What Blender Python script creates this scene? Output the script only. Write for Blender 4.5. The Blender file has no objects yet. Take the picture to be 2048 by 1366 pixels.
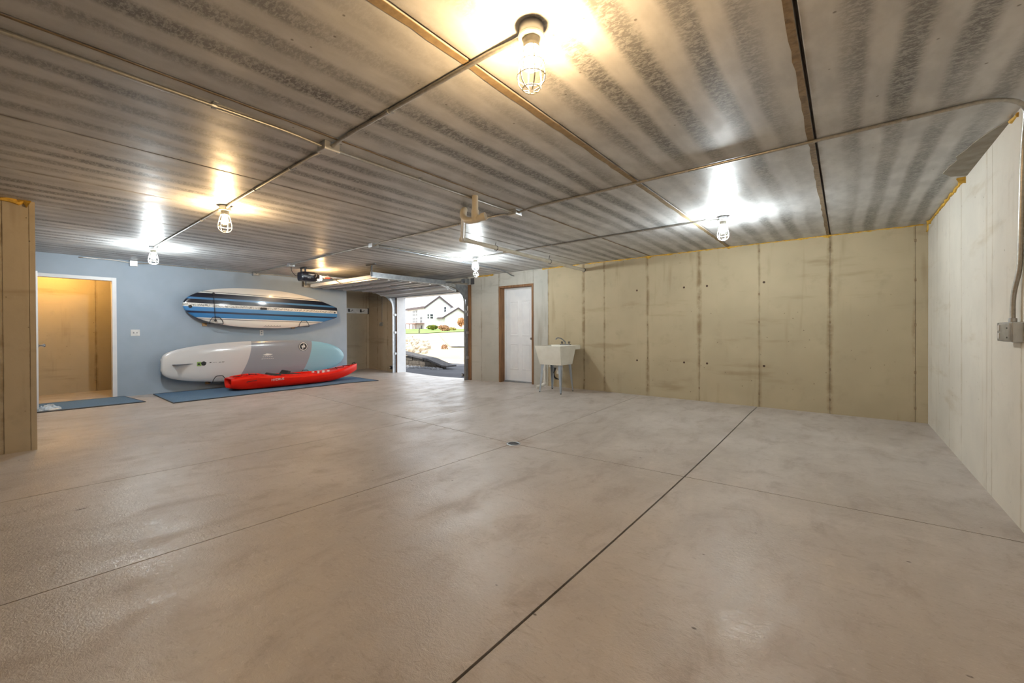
import bpy, bmesh, math, random
from mathutils import Vector, Matrix
PI = math.pi
SC = bpy.context.scene
COL = SC.collection
rnd = random.Random(7)

# ------------------------------------------------------------------ camera
F_PX, YAW, PITCH, ROLL, CX, CY, CH = 822.16, 0.68, -0.0054, -0.0039, 1024.0, 663.78, 1.167
cfw0 = Vector((-math.sin(YAW), math.cos(YAW), 0)); crt = Vector((math.cos(YAW), math.sin(YAW), 0)); cup0 = Vector((0, 0, 1))
cfw = cfw0 * math.cos(PITCH) + cup0 * math.sin(PITCH); cup = cup0 * math.cos(PITCH) - cfw0 * math.sin(PITCH)
cri = crt * math.cos(ROLL) + cup * math.sin(ROLL); cui = cup * math.cos(ROLL) - crt * math.sin(ROLL)
cam_d = bpy.data.cameras.new('camera'); cam = bpy.data.objects.new('camera', cam_d); COL.objects.link(cam)
cam_d.sensor_fit = 'HORIZONTAL'; cam_d.sensor_width = 36.0; cam_d.lens = 36.0 * F_PX / 2048.0
cam_d.shift_y = (CY - 683.0) / 2048.0; cam_d.clip_start = 0.02; cam_d.clip_end = 2000
cam.matrix_world = Matrix(((cri.x, cui.x, -cfw.x, 0), (cri.y, cui.y, -cfw.y, 0), (cri.z, cui.z, -cfw.z, CH), (0, 0, 0, 1)))
SC.camera = cam
def px(x, y, depth):
    """point seen at photo pixel (x, y), depth metres in front of the camera"""
    return Vector((0, 0, CH)) + (cfw + cri * ((x - CX) / F_PX) + cui * ((CY - y) / F_PX)) * depth

# ------------------------------------------------------------------ world, sun, exposure
W = bpy.data.worlds.new('world'); SC.world = W; W.use_nodes = True
wn = W.node_tree.nodes; wn['Background'].inputs[0].default_value = (0.86, 0.93, 1.0, 1); wn['Background'].inputs[1].default_value = 2.8
sun_d = bpy.data.lights.new('sun', 'SUN'); sun_d.energy = 8.0; sun_d.angle = 0.012; sun_d.color = (1, 0.96, 0.88)
sun = bpy.data.objects.new('sun_offscreen', sun_d); COL.objects.link(sun); sun.location = (-6, -10, 30)
sun.rotation_euler = Vector((0.10, 0.66, -0.75)).to_track_quat('-Z', 'Y').to_euler()
SC.view_settings.view_transform = 'Standard'; SC.view_settings.look = 'None'
SC.view_settings.exposure = 0.0; SC.view_settings.gamma = 1.0; SC.view_settings.use_curve_mapping = False
BULB_WARM, BULB_COOL = 1100.0, 1900.0

SC.cycles.max_bounces = 5; SC.cycles.diffuse_bounces = 3; SC.cycles.glossy_bounces = 2; SC.cycles.sample_clamp_indirect = 12.0

# ------------------------------------------------------------------ mesh helpers
class MB:
    def __init__(s): s.v = []; s.f = []
    def add(s, vs, fs):
        n = len(s.v); s.v += [tuple(p) for p in vs]; s.f += [tuple(i + n for i in f) for f in fs]; return s
    def box(s, a, b):
        x0, x1 = sorted((a[0], b[0])); y0, y1 = sorted((a[1], b[1])); z0, z1 = sorted((a[2], b[2]))
        return s.add([(x0,y0,z0),(x1,y0,z0),(x1,y1,z0),(x0,y1,z0),(x0,y0,z1),(x1,y0,z1),(x1,y1,z1),(x0,y1,z1)],
                     [(3,2,1,0),(4,5,6,7),(0,1,5,4),(1,2,6,5),(2,3,7,6),(3,0,4,7)])
    def hull8(s, p):   # eight corners, bottom ring then top ring
        return s.add(p, [(3,2,1,0),(4,5,6,7),(0,1,5,4),(1,2,6,5),(2,3,7,6),(3,0,4,7)])
    def tube(s, path, r, n=8, closed=False, caps=True):
        P = [Vector(p) for p in path]; m = len(P)
        R = r if isinstance(r, (list, tuple)) else [r] * m
        T = []
        for i in range(m):
            a = P[(i - 1) % m] if (closed or i > 0) else P[i]; b = P[(i + 1) % m] if (closed or i < m - 1) else P[i]
            T.append((b - a).normalized())
        u = T[0].orthogonal().normalized(); vs = []
        for i in range(m):
            u = (u - T[i] * u.dot(T[i])).normalized(); w = T[i].cross(u)
            for k in range(n):
                a = 2 * PI * k / n; vs.append(P[i] + (u * math.cos(a) + w * math.sin(a)) * R[i])
        fs = []
        for i in range(m if closed else m - 1):
            j = (i + 1) % m
            for k in range(n): fs.append((i*n+k, i*n+(k+1)%n, j*n+(k+1)%n, j*n+k))
        if caps and not closed: fs.append(tuple(range(n - 1, -1, -1))); fs.append(tuple((m-1)*n + k for k in range(n)))
        return s.add(vs, fs)
    def cyl(s, a, b, r, n=12, r2=None): return s.tube([a, b], [r, r if r2 is None else r2], n)
    def lathe(s, c, prof, n=20):   # profile of (r, z) about the z axis through c
        vs = []; fs = []
        for r, z in prof:
            for k in range(n): a = 2*PI*k/n; vs.append((c[0]+r*math.cos(a), c[1]+r*math.sin(a), c[2]+z))
        for i in range(len(prof)-1):
            for k in range(n): fs.append((i*n+k, i*n+(k+1)%n, (i+1)*n+(k+1)%n, (i+1)*n+k))
        fs.append(tuple(range(n-1,-1,-1))); fs.append(tuple((len(prof)-1)*n+k for k in range(n)))
        return s.add(vs, fs)
    def prism(s, poly, off):    # planar polygon of 3-D points, extruded by off
        n = len(poly); o = Vector(off); vs = [Vector(p) for p in poly]; vs += [p + o for p in vs]
        fs = [tuple(range(n-1,-1,-1)), tuple(range(n, 2*n))] + [(i, (i+1)%n, n+(i+1)%n, n+i) for i in range(n)]
        return s.add(vs, fs)
    def loft(s, rings, caps=True, closed=True):
        n = len(rings[0]); vs = [p for r in rings for p in r]; fs = []
        for i in range(len(rings)-1):
            for k in range(n if closed else n-1): fs.append((i*n+k, i*n+(k+1)%n, (i+1)*n+(k+1)%n, (i+1)*n+k))
        if caps: fs.append(tuple(range(n-1,-1,-1))); fs.append(tuple((len(rings)-1)*n+k for k in range(n)))
        return s.add(vs, fs)
ORG = {}
def obj(name, mb, mat, parent=None, org=None, smooth=False, bevel=0):
    o3 = ORG[parent.name] if parent is not None else Vector(org if org is not None else (0, 0, 0))
    me = bpy.data.meshes.new(name); me.from_pydata([Vector(p) - o3 for p in mb.v], [], mb.f)
    bm = bmesh.new(); bm.from_mesh(me); bmesh.ops.recalc_face_normals(bm, faces=bm.faces)
    if bevel: bmesh.ops.bevel(bm, geom=[e for e in bm.edges if e.is_manifold and e.calc_face_angle(0) > 0.5], offset=bevel, segments=2, affect='EDGES', profile=0.6)
    bm.to_mesh(me); bm.free(); me.materials.append(mat)
    if smooth:
        for p in me.polygons: p.use_smooth = True
        try: me.set_sharp_from_angle(angle=math.radians(38))
        except Exception: pass
    o = bpy.data.objects.new(name, me); COL.objects.link(o)
    if parent is not None: o.parent = parent
    else: o.location = o3
    ORG[o.name] = o3
    return o
def tag(o, label, cat, group=None, kind=None):
    o['label'] = label; o['category'] = cat
    if group: o['group'] = group
    if kind: o['kind'] = kind
    return o
def thing(name, label, cat, loc, group=None, kind=None):
    o = bpy.data.objects.new(name, None); COL.objects.link(o); o.location = loc; o.empty_display_size = 0.1
    ORG[o.name] = Vector(loc); return tag(o, label, cat, group, kind)
def fillet(path, r, n=5):
    P = [Vector(p) for p in path]; out = [P[0]]
    for i in range(1, len(P)-1):
        a = P[i-1]-P[i]; b = P[i+1]-P[i]; d = min(r, a.length*0.49, b.length*0.49)
        A = P[i]+a.normalized()*d; B = P[i]+b.normalized()*d
        for k in range(n+1):
            t = k/n; out.append(A*(1-t)**2 + P[i]*2*t*(1-t) + B*t*t)
    out.append(P[-1]); return out
def text_mb(body, size, o, ux, uz, thick=0.002):
    """flat lettering as mesh: origin o, reading direction ux, up direction uz"""
    cu = bpy.data.curves.new('lettering', 'FONT'); cu.body = body; cu.size = size; cu.extrude = thick; cu.resolution_u = 2
    ob = bpy.data.objects.new('lettering', cu); COL.objects.link(ob); bpy.context.view_layer.update()
    me = ob.to_mesh(); ux = Vector(ux); uz = Vector(uz); nn = ux.cross(uz); o = Vector(o); m = MB()
    m.add([o + ux*v.co.x + uz*v.co.y + nn*v.co.z for v in me.vertices], [tuple(p.vertices) for p in me.polygons])
    ob.to_mesh_clear(); bpy.data.objects.remove(ob); bpy.data.curves.remove(cu); return m

# ------------------------------------------------------------------ material helpers
class NT:
    def __init__(s, name):
        s.m = bpy.data.materials.new(name); s.m.use_nodes = True; s.t = s.m.node_tree; s.b = s.t.nodes['Principled BSDF']
    def n(s, typ, **kw):
        nd = s.t.nodes.new(typ)
        for k, v in kw.items(): setattr(nd, k, v)
        return nd
    def put(s, sock, v):
        if isinstance(v, bpy.types.NodeSocket): s.t.links.new(v, sock)
        elif v is not None:
            if isinstance(v, tuple) and len(v) == 3 and sock.type == 'RGBA': v = v + (1,)
            sock.default_value = v
    def math(s, op, a, b=0.5, c=None, clamp=False):
        nd = s.n('ShaderNodeMath', operation=op, use_clamp=clamp); s.put(nd.inputs[0], a); s.put(nd.inputs[1], b)
        if c is not None: s.put(nd.inputs[2], c)
        return nd.outputs[0]
    def mix(s, f, a, b, blend='MIX'):
        nd = s.n('ShaderNodeMix', data_type='RGBA', blend_type=blend); s.put(nd.inputs[0], f); s.put(nd.inputs[6], a); s.put(nd.inputs[7], b); return nd.outputs[2]
    def rng(s, v, a, b, c=0.0, d=1.0, smooth=True):
        nd = s.n('ShaderNodeMapRange'); nd.interpolation_type = 'SMOOTHSTEP' if smooth else 'LINEAR'
        s.put(nd.inputs[0], v); s.put(nd.inputs[1], a); s.put(nd.inputs[2], b); s.put(nd.inputs[3], c); s.put(nd.inputs[4], d); return nd.outputs[0]
    def coord(s, which='Object'):
        return s.n('ShaderNodeTexCoord').outputs[which]
    def pos(s): return s.n('ShaderNodeNewGeometry').outputs['Position']
    def sep(s, v):
        nd = s.n('ShaderNodeSeparateXYZ'); s.put(nd.inputs[0], v); return nd.outputs
    def noise(s, v, scale, detail=5, rough=0.55, stretch=None, dist=0.0):
        if stretch:
            mp = s.n('ShaderNodeMapping'); s.put(mp.inputs[0], v); mp.inputs[3].default_value = stretch; v = mp.outputs[0]
        nd = s.n('ShaderNodeTexNoise'); s.put(nd.inputs['Vector'], v); nd.inputs['Scale'].default_value = scale; nd.inputs['Detail'].default_value = detail
        nd.inputs['Roughness'].default_value = rough; nd.inputs['Distortion'].default_value = dist; return nd.outputs[0]
    def voro(s, v, scale, feature='F1', stretch=None):
        if stretch:
            mp = s.n('ShaderNodeMapping'); s.put(mp.inputs[0], v); mp.inputs[3].default_value = stretch; v = mp.outputs[0]
        nd = s.n('ShaderNodeTexVoronoi', feature=feature); s.put(nd.inputs['Vector'], v); nd.inputs['Scale'].default_value = scale; return nd.outputs['Distance']
    def bump(s, h, st=0.3, dist=0.01):
        nd = s.n('ShaderNodeBump'); nd.inputs['Strength'].default_value = st; nd.inputs['Distance'].default_value = dist; s.put(nd.inputs['Height'], h); s.t.links.new(nd.outputs[0], s.b.inputs['Normal'])
    def out(s, col, rough=0.5, metal=0.0, spec=0.5, coat=0.0):
        s.put(s.b.inputs['Base Color'], col); s.put(s.b.inputs['Roughness'], rough); s.put(s.b.inputs['Metallic'], metal)
        s.b.inputs['Specular IOR Level'].default_value = spec; s.b.inputs['Coat Weight'].default_value = coat; s.b.inputs['Coat Roughness'].default_value = 0.08; return s.m
def simple(name, c1, c2=None, scale=12, rough=0.5, metal=0.0, spec=0.5, coat=0.0, bump=0.0, stretch=None):
    t = NT(name); c2 = c2 or tuple(x*0.82 for x in c1); v = t.coord('Object')
    nz = t.noise(v, scale, 2, stretch=stretch)
    if bump: t.bump(nz, bump, 0.01)
    return t.out(t.mix(t.rng(nz, 0.3, 0.7), c1, c2), rough, metal, spec, coat)
def emissive(name, c, st):
    t = NT(name); t.out((0.9, 0.9, 0.85), 0.3); t.b.inputs['Emission Color'].default_value = c + (1,); t.b.inputs['Emission Strength'].default_value = st; return t.m

def concrete(name, axis, base, dark, stain=0.75):
    """poured concrete: form-panel edges carry brown streaks, air holes and pour marks"""
    t = NT(name); p = t.pos(); g = t.sep(t.coord('Generated'))[axis]
    big = t.noise(p, 0.9, 3, 0.6); mid = t.noise(p, 5, 5, 0.65)
    vert = t.noise(p, 5, 3, 0.6, (1, 1, 0.12)); hor = t.noise(p, 2.2, 4, 0.6, (0.35, 0.35, 2.2))
    c = t.mix(t.rng(big, 0.3, 0.7), base, tuple(x*0.86 for x in base))
    c = t.mix(t.rng(mid, 0.52, 0.8, 0, 0.5), c, tuple(x*0.7 for x in base))
    c = t.mix(t.rng(hor, 0.56, 0.78, 0, 0.45), c, dark)
    c = t.mix(t.rng(vert, 0.58, 0.85, 0, 0.55), c, dark)
    e = t.math('MINIMUM', g, t.math('SUBTRACT', 1.0, g))
    ew = t.math('ADD', e, t.rng(vert, 0.2, 0.8, -0.035, 0.035))
    c = t.mix(t.math('MULTIPLY', t.rng(ew, 0.05, -0.01, 0, stain), t.rng(mid, 0.35, 0.62, 0.1, 1.0)), c, dark)
    pit = t.voro(p, 9); pitm = t.math('MULTIPLY', t.rng(pit, 0.075, 0.03, 0, 1), t.rng(big, 0.45, 0.6, 0, 1))
    c = t.mix(t.math('MULTIPLY', pitm, 0.8), c, tuple(x*0.35 for x in dark))
    t.bump(t.math('SUBTRACT', mid, t.math('MULTIPLY', pitm, 1.5)), 0.25, 0.01)
    return t.out(c, 0.7, 0, 0.3)
def ceiling_mat(name):
    t = NT(name); p = t.pos(); g = t.sep(t.coord('Generated'))
    warp = t.noise(p, 1.4, 2, 0.6, (1, 0.35, 1)); fine = t.noise(p, 44, 4, 0.75, (0.8, 1.5, 1), 0.6); med = t.noise(p, 6, 4, 0.6, (1.2, 0.6, 1))
    ph = t.math('ADD', t.math('MULTIPLY', g[0], 2*PI*5.5), t.math('MULTIPLY', warp, 4.5))
    st = t.rng(t.math('SINE', ph), -0.7, 0.8)
    edge = t.math('MINIMUM', g[0], t.math('SUBTRACT', 1.0, g[0]))
    st = t.math('MULTIPLY', t.math('MULTIPLY', st, t.rng(warp, 0.32, 0.6, 0.35, 1.0)), t.rng(edge, 0.06, 0.24, 0.25, 1.0))
    light = t.mix(t.rng(med, 0.3, 0.7), (0.62, 0.62, 0.62), (0.50, 0.50, 0.50))
    darkc = t.mix(t.rng(fine, 0.42, 0.62), (0.155, 0.155, 0.155), (0.41, 0.41, 0.41))
    c = t.mix(st, light, darkc)
    c = t.mix(t.math('MULTIPLY', t.rng(edge, 0.03, 0.0, 0, 0.5), t.rng(med, 0.3, 0.6)), c, (0.20, 0.15, 0.10))
    sp = t.voro(p, 7); c = t.mix(t.rng(sp, 0.06, 0.03, 0, 0.7), c, (0.10, 0.08, 0.06))
    t.bump(fine, 0.12, 0.004)
    return t.out(c, t.rng(med, 0.3, 0.7, 0.34, 0.5), 0, 0.45)
def floor_mat(name):
    t = NT(name); p = t.pos()
    big = t.noise(p, 0.75, 4, 0.62, None, 0.6); mid = t.noise(p, 3.2, 6, 0.68, (1.3, 0.7, 1), 0.4); fine = t.noise(p, 60, 2, 0.7); sw = t.noise(p, 9, 4, 0.7, (0.5, 2.0, 1), 1.0)
    c = t.mix(t.rng(big, 0.34, 0.66), (0.555, 0.50, 0.465), (0.455, 0.405, 0.37))
    c = t.mix(t.rng(mid, 0.49, 0.72, 0, 0.62), c, (0.335, 0.28, 0.24))
    c = t.mix(t.rng(mid, 0.42, 0.25, 0, 0.5), c, (0.63, 0.56, 0.51))
    c = t.mix(t.rng(sw, 0.55, 0.78, 0, 0.5), c, (0.30, 0.24, 0.19))
    sp = t.voro(p, 3.4, stretch=(1, 1.6, 0.1)); c = t.mix(t.rng(sp, 0.045, 0.02, 0, 0.9), c, (0.07, 0.045, 0.03))
    sp2 = t.voro(p, 1.1, stretch=(1.4, 0.7, 0.1)); c = t.mix(t.rng(sp2, 0.03, 0.012, 0, 0.8), c, (0.10, 0.07, 0.05))
    vs = t.n('ShaderNodeVectorMath', operation='DISTANCE'); t.put(vs.inputs[0], p); vs.inputs[1].default_value = (-2.795, 3.475, -0.07)
    ring = t.math('MULTIPLY', t.rng(vs.outputs['Value'], 0.32, 0.09), t.rng(sw, 0.35, 0.6)); c = t.mix(t.math('MULTIPLY', ring, 0.6), c, (0.25, 0.14, 0.06))
    grit = t.noise(p, 26, 4, 0.75, (1, 1.6, 1), 1.2); c = t.mix(t.rng(grit, 0.54, 0.72, 0, 0.42), c, (0.30, 0.25, 0.21)); c = t.mix(t.rng(grit, 0.44, 0.28, 0, 0.35), c, (0.70, 0.64, 0.60))
    t.bump(t.math('ADD', t.math('ADD', t.math('MULTIPLY', fine, 0.5), t.math('MULTIPLY', grit, 0.8)), mid), 0.30, 0.010)
    return t.out(c, t.rng(mid, 0.3, 0.7, 0.28, 0.50), 0, 0.5)

CEIL = ceiling_mat('precast plank'); FLOOR = floor_mat('sealed concrete floor')
CONC_Y = concrete('concrete wall beige', 0, (0.50, 0.415, 0.275), (0.21, 0.14, 0.065))
CONC_G = concrete('concrete wall grey', 0, (0.50, 0.485, 0.435), (0.25, 0.205, 0.15))
CONC_R = concrete('concrete wall pale', 1, (0.74, 0.70, 0.62), (0.42, 0.33, 0.20), 0.5)
CONC_L = concrete('concrete wall tan', 1, (0.50, 0.425, 0.31), (0.21, 0.15, 0.085))
CONC_A = concrete('concrete wall tan end', 0, (0.50, 0.425, 0.31), (0.21, 0.15, 0.085))
CONC_P = concrete('concrete partition', 1, (0.50, 0.425, 0.31), (0.21, 0.15, 0.085))
BLUE = simple('blue grey paint', (0.355, 0.43, 0.52), (0.33, 0.405, 0.49), 3, 0.55)
JOINT = simple('bare concrete core', (0.36, 0.33, 0.29), None, 20, 0.9)
GROUT = simple('seam grout', (0.20, 0.14, 0.085), (0.30, 0.22, 0.13), 25, 0.85, bump=0.4)
GROUT_Y = simple('seam caulk', (0.33, 0.24, 0.13), (0.25, 0.18, 0.10), 25, 0.7, bump=0.4)
TIE_SHADE = simple('tie hole shade', (0.10, 0.055, 0.03), (0.06, 0.035, 0.022), 40, 0.85)  # dark brown that carries the shade inside the form-tie holes
FOAM = simple('expanding foam', (0.72, 0.44, 0.06), (0.52, 0.30, 0.04), 30, 0.75, bump=0.7)
MORTAR = simple('mortar', (0.24, 0.21, 0.17), (0.32, 0.29, 0.24), 9, 0.85, bump=0.5)
WHITE = simple('white paint', (0.80, 0.81, 0.83), (0.74, 0.755, 0.785), 4, 0.4)
PLASTIC = simple('white plastic', (0.80, 0.80, 0.79), None, 9, 0.35)
GALV = simple('galvanised steel', (0.56, 0.575, 0.59), (0.44, 0.455, 0.47), 14, 0.36, 0.85)
GALV_D = simple('grey steel', (0.34, 0.36, 0.385), (0.25, 0.27, 0.29), 14, 0.45, 0.6)
EMT = simple('conduit steel', (0.47, 0.46, 0.43), (0.38, 0.37, 0.345), 10, 0.36, 0.7, stretch=(6, 6, 6))
BLACK = simple('black steel', (0.022, 0.022, 0.025), (0.035, 0.035, 0.04), 20, 0.45)
RUBBER = simple('black rubber', (0.018, 0.018, 0.02), (0.03, 0.03, 0.03), 20, 0.6)
PVC = simple('aged pvc', (0.68, 0.63, 0.53), (0.60, 0.55, 0.45), 8, 0.35)
PVC_W = simple('white pvc', (0.80, 0.79, 0.74), (0.72, 0.70, 0.64), 8, 0.35)
WOOD = simple('treated wood', (0.26, 0.13, 0.055), (0.16, 0.075, 0.03), 5, 0.65, stretch=(6, 6, 0.6), bump=0.2)
WOOD_L = simple('pale wood', (0.52, 0.34, 0.17), (0.40, 0.25, 0.12), 5, 0.6, stretch=(6, 1, 6))
CAGE = simple('cage wire', (0.62, 0.61, 0.55), (0.54, 0.53, 0.47), 30, 0.35)
CREAM = simple('cream plastic', (0.77, 0.755, 0.68), (0.70, 0.68, 0.60), 5, 0.4)
CHROME = simple('dull chrome', (0.42, 0.41, 0.40), (0.3, 0.3, 0.3), 12, 0.22, 0.9)
B_WARM = emissive('lit warm bulb', (1.0, 0.66, 0.32), BULB_WARM)
B_COOL = emissive('lit white bulb', (0.90, 0.98, 1.0), BULB_COOL)
B_CLOS = emissive('lit closet bulb', (1.0, 0.55, 0.15), 1250.0)
LENS = emissive('lit opener lens', (1.0, 0.62, 0.27), 230.0)

# ------------------------------------------------------------------ room dimensions (metres)
H = 2.44; XR = 0.793; YB = 7.087; YO = 7.34; XL = -10.0; XF = -11.4; XC = -6.208; YF = -4.0
GX0, GX1, GZ = -9.93, -7.12, 2.10                  # garage opening
def fz(x, y):
    """the slab falls to the floor drain and to the garage door"""
    dx = (x + 2.795); dx = dx/3.4 if dx > 0 else -dx/5.0
    dy = (y - 3.475); dy = dy/3.5 if dy > 0 else -dy/3.6
    a = max(0.0, 1 - math.hypot(dx, dy)) * 0.072
    b = max(0.0, 1 - math.hypot((x + 8.5)/3.4, (y - 7.2)/2.4)) * 0.075
    return -max(a, b)

# floor
fl = obj('floor', MB().box((XF-0.25, YF-0.25, -0.40), (XR+0.25, YB+0.22, -0.17)), JOINT); tag(fl, 'pale sealed concrete garage floor with saw-cut joints', 'floor', kind='structure')
fx = [XF-0.2, -4.48, -2.80, -1.012, XR+0.2]; fy = [YF-0.2, 3.475, YB+0.20]
for i in range(4):
    for j in range(2):
        g = 0.004
        x0, x1 = fx[i]+g+(0.002 if i == 3 else 0), fx[i+1]-g-(0.002 if i == 2 else 0); y0, y1 = fy[j]+0.0045, fy[j+1]-0.0045
        nx = max(2, int((x1-x0)/0.25)); ny = max(2, int((y1-y0)/0.25)); m = MB(); vs = []; fs = []
        for a in range(nx+1):
            for b in range(ny+1):
                X = x0+(x1-x0)*a/nx; Y = y0+(y1-y0)*b/ny; vs.append((X, Y, fz(X, Y)))
        for a in range(nx):
            for b in range(ny): k = a*(ny+1)+b; fs.append((k, k+ny+1, k+ny+2, k+1))
        rim = [a*(ny+1) for a in range(nx+1)] + [nx*(ny+1)+b for b in range(1, ny+1)] + [a*(ny+1)+ny for a in range(nx-1, -1, -1)] + [b for b in range(ny-1, 0, -1)]
        n0 = len(vs); vs += [(vs[k][0], vs[k][1], -0.172) for k in rim]
        fs += [(rim[q], n0+q, n0+(q+1) % len(rim), rim[(q+1) % len(rim)]) for q in range(len(rim))]
        obj('slab', m.add(vs, fs), FLOOR, fl)

# ceiling
ce = obj('ceiling', MB().box((XF-0.25, YF-0.25, H+0.055), (XR+0.25, YO, H+0.25)), JOINT); tag(ce, 'grey precast concrete plank ceiling with striped stains', 'ceiling', kind='structure')
seams = [XR+0.2, -0.152, -1.377, -2.619, -3.848, -5.059, -6.282, -7.505, -8.728, -9.95, XF-0.2]
for i in range(len(seams)-1):
    g = 0.006 if i > 1 else 0.007
    obj('plank', MB().box((seams[i+1]+g, YF-0.2, H), (seams[i]-g, YO-0.02, H+0.06)), CEIL, ce, bevel=0.004)
def rough_strip(x0, x1, y0, y1, z, amp, n=60):
    m = MB(); vs = []
    for k in range(n+1):
        y = y0+(y1-y0)*k/n; vs += [(x0+rnd.uniform(-amp, amp), y, z), (x1+rnd.uniform(-amp, amp)*0.2, y, z), (x1, y, z+0.02), (x0, y, z+0.02)]
    fs = []
    for k in range(n): fs += [(4*k+q, 4*k+(q+1) % 4, 4*k+4+(q+1) % 4, 4*k+4+q) for q in range(4)]
    return m.add(vs, fs)
obj('seam_caulk', rough_strip(-1.425, -1.384, YF, YB, H-0.0025, 0.006, 120), GROUT_Y, ce)
obj('seam_grout', rough_strip(-0.192, -0.160, YF, YB, H-0.0025, 0.005, 120), GROUT, ce)
obj('seam_grout', rough_strip(-2.640, -2.626, YF, YB, H-0.0015, 0.004, 120), GROUT, ce)
# mortar patch where the plank meets the right wall
pp = [(XR, 5.05), (XR-0.10, 5.00), (XR-0.165, 4.86), (XR-0.155, 4.70), (XR-0.13, 4.55), (XR-0.15, 4.45), (XR-0.12, 4.32), (XR-0.105, 4.20), (XR-0.07, 4.05), (XR-0.03, 3.92), (XR, 3.86)]
obj('mortar_patch', MB().prism([(a, b, H-0.006) for a, b in pp], (0, 0, 0.02)), MORTAR, ce)

# walls: a backing with separate form panels, joints left open between them
def panels(parent, mat, axis, plane, depth, cuts, z0=-0.14, z1=H+0.03, gap=0.0012):
    for a, b in cuts:
        if axis == 'x': m = MB().box((a+gap, plane, z0), (b-gap, plane+depth, z1))
        else: m = MB().box((plane, a+gap, z0), (plane+depth, b-gap, z1))
        obj('panel', m, mat, parent, bevel=0.0015)
def pairs(l): return [(l[i], l[i+1]) for i in range(len(l)-1)]
wb = MB().box((XF-0.25, YB+0.035, -0.15), (GX0, YO, H+0.05)).box((GX1, YB+0.035, -0.15), (-6.11, YO, H+0.05)).box((-5.14, YB+0.035, -0.15), (XR+0.25, YO, H+0.05))
wb.box((GX0, YB+0.035, GZ), (GX1, YO, H+0.05)).box((-6.11, YB+0.035, 2.15), (-5.14, YO, H+0.05))
wall_back = tag(obj('wall_back', wb, JOINT), 'beige poured concrete wall behind the utility sink', 'wall', kind='structure')
panels(wall_back, CONC_Y, 'x', YB, 0.04, pairs([-4.770, -3.930, -3.506, -2.678, -1.831, -0.990, -0.153, 0.682, XR+0.02]))
panels(wall_back, CONC_G, 'x', YB, 0.04, pairs([GX1, -6.655, -6.11]) + [(-5.14, -4.770)])
panels(wall_back, CONC_A, 'x', YB, 0.04, pairs([XF-0.02, -10.94, -10.43, GX0]))
panels(wall_back, CONC_G, 'x', YB, 0.04, [(-6.11, -5.14)], 2.15)
panels(wall_back, CONC_G, 'x', YB, 0.04, [(GX0, GX1)], GZ)
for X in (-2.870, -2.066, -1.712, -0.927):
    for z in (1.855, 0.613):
        obj('tie_hole', MB().tube([(X, YB+0.004, z), (X, YB-0.0015, z)], 0.017, 12), TIE_SHADE, wall_back)  # flat dark discs, shade of the recessed tie holes put into the colour
for X in (-3.93, -3.506, -2.678, -1.831, -0.99, -0.153, 0.682):       # rusty form-tie stubs along the joints
    for z in (0.22, 0.62, 1.22, 1.72, 2.28):
        zz = z+rnd.uniform(-0.05, 0.05); obj('tie_stub', MB().box((X-0.010, YB-0.002, zz-0.017), (X+0.010, YB+0.01, zz+0.017)), GROUT, wall_back)
wall_right = tag(obj('wall_right', MB().box((XR+0.03, YF-0.25, -0.15), (XR+0.25, YO, H+0.05)), JOINT), 'pale concrete wall carrying a steel conduit and outlet box', 'wall', kind='structure')
panels(wall_right, CONC_R, 'y', XR, 0.035, pairs([YF, -3.2, -2.4, -1.6, -0.8, 0.0, 0.8, 1.6, 2.4, 3.05, 3.69, 4.30, 4.43, 5.25, 5.77, 6.47, 6.84, YB]))
wall_fnd = tag(obj('wall_foundation', MB().box((XF-0.25, YF-0.25, -0.15), (XF-0.03, YO, H+0.05)), JOINT), 'tan concrete foundation wall behind the blue wall', 'wall', kind='structure')
panels(wall_fnd, CONC_L, 'y', XF, -0.035, pairs([YF, -2.2, -1.3, -0.4, 0.33, 1.135, 1.95, 2.8, 3.6, 4.4, 5.2, 6.1, 7.0, YB]))
wall_part = tag(obj('wall_partition', MB().box((XC-0.20, YF, -0.15), (XC-0.03, 0.195, H+0.03)), JOINT), 'tan concrete partition wall ending in open floor', 'wall', kind='structure')
panels(wall_part, CONC_P, 'y', XC, -0.035, pairs([YF, -3.2, -2.4, -1.6, -0.8, -0.005, 0.162, 0.203]), gap=0.001)
tag(obj('wall_front', MB().box((XF-0.25, YF-0.25, -0.15), (XR+0.25, YF, H+0.05)), CONC_G), 'grey concrete wall at the rear of the garage', 'wall', kind='structure')
DY0, DY1, DZ = 0.295, 1.235, 2.085                   # doorway in the blue wall
bl = MB().box((XL-0.115, YF, -0.15), (XL, DY0, H+0.03)).box((XL-0.115, DY1, -0.15), (XL, 5.575, H+0.03)).box((XL-0.115, DY0, DZ), (XL, DY1, H+0.03)).box((XF-0.02, 5.47, -0.15), (XL-0.115, 5.575, H+0.03))
tag(obj('wall_left', bl, BLUE), 'blue-grey painted wall with two paddleboards hung on it', 'wall', kind='structure')
tr = MB().box((XL-0.125, DY1-0.035, -0.02), (XL+0.012, DY1+0.022, DZ+0.022)).box((XL-0.125, DY0-0.022, -0.02), (XL+0.012, DY0+0.035, DZ+0.022)).box((XL-0.125, DY0+0.035, DZ-0.035), (XL+0.012, DY1-0.035, DZ+0.022))
tag(obj('trim_1', tr, WHITE, bevel=0.003), 'thin white casing around the doorway in the blue wall', 'trim', kind='structure')
tag(obj('wall_upper', MB().box((XF-0.25, YF-0.25, H+0.25), (XR+0.25, YO, 4.75)), WHITE), 'white storey of the house above the garage', 'wall', kind='structure')

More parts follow.
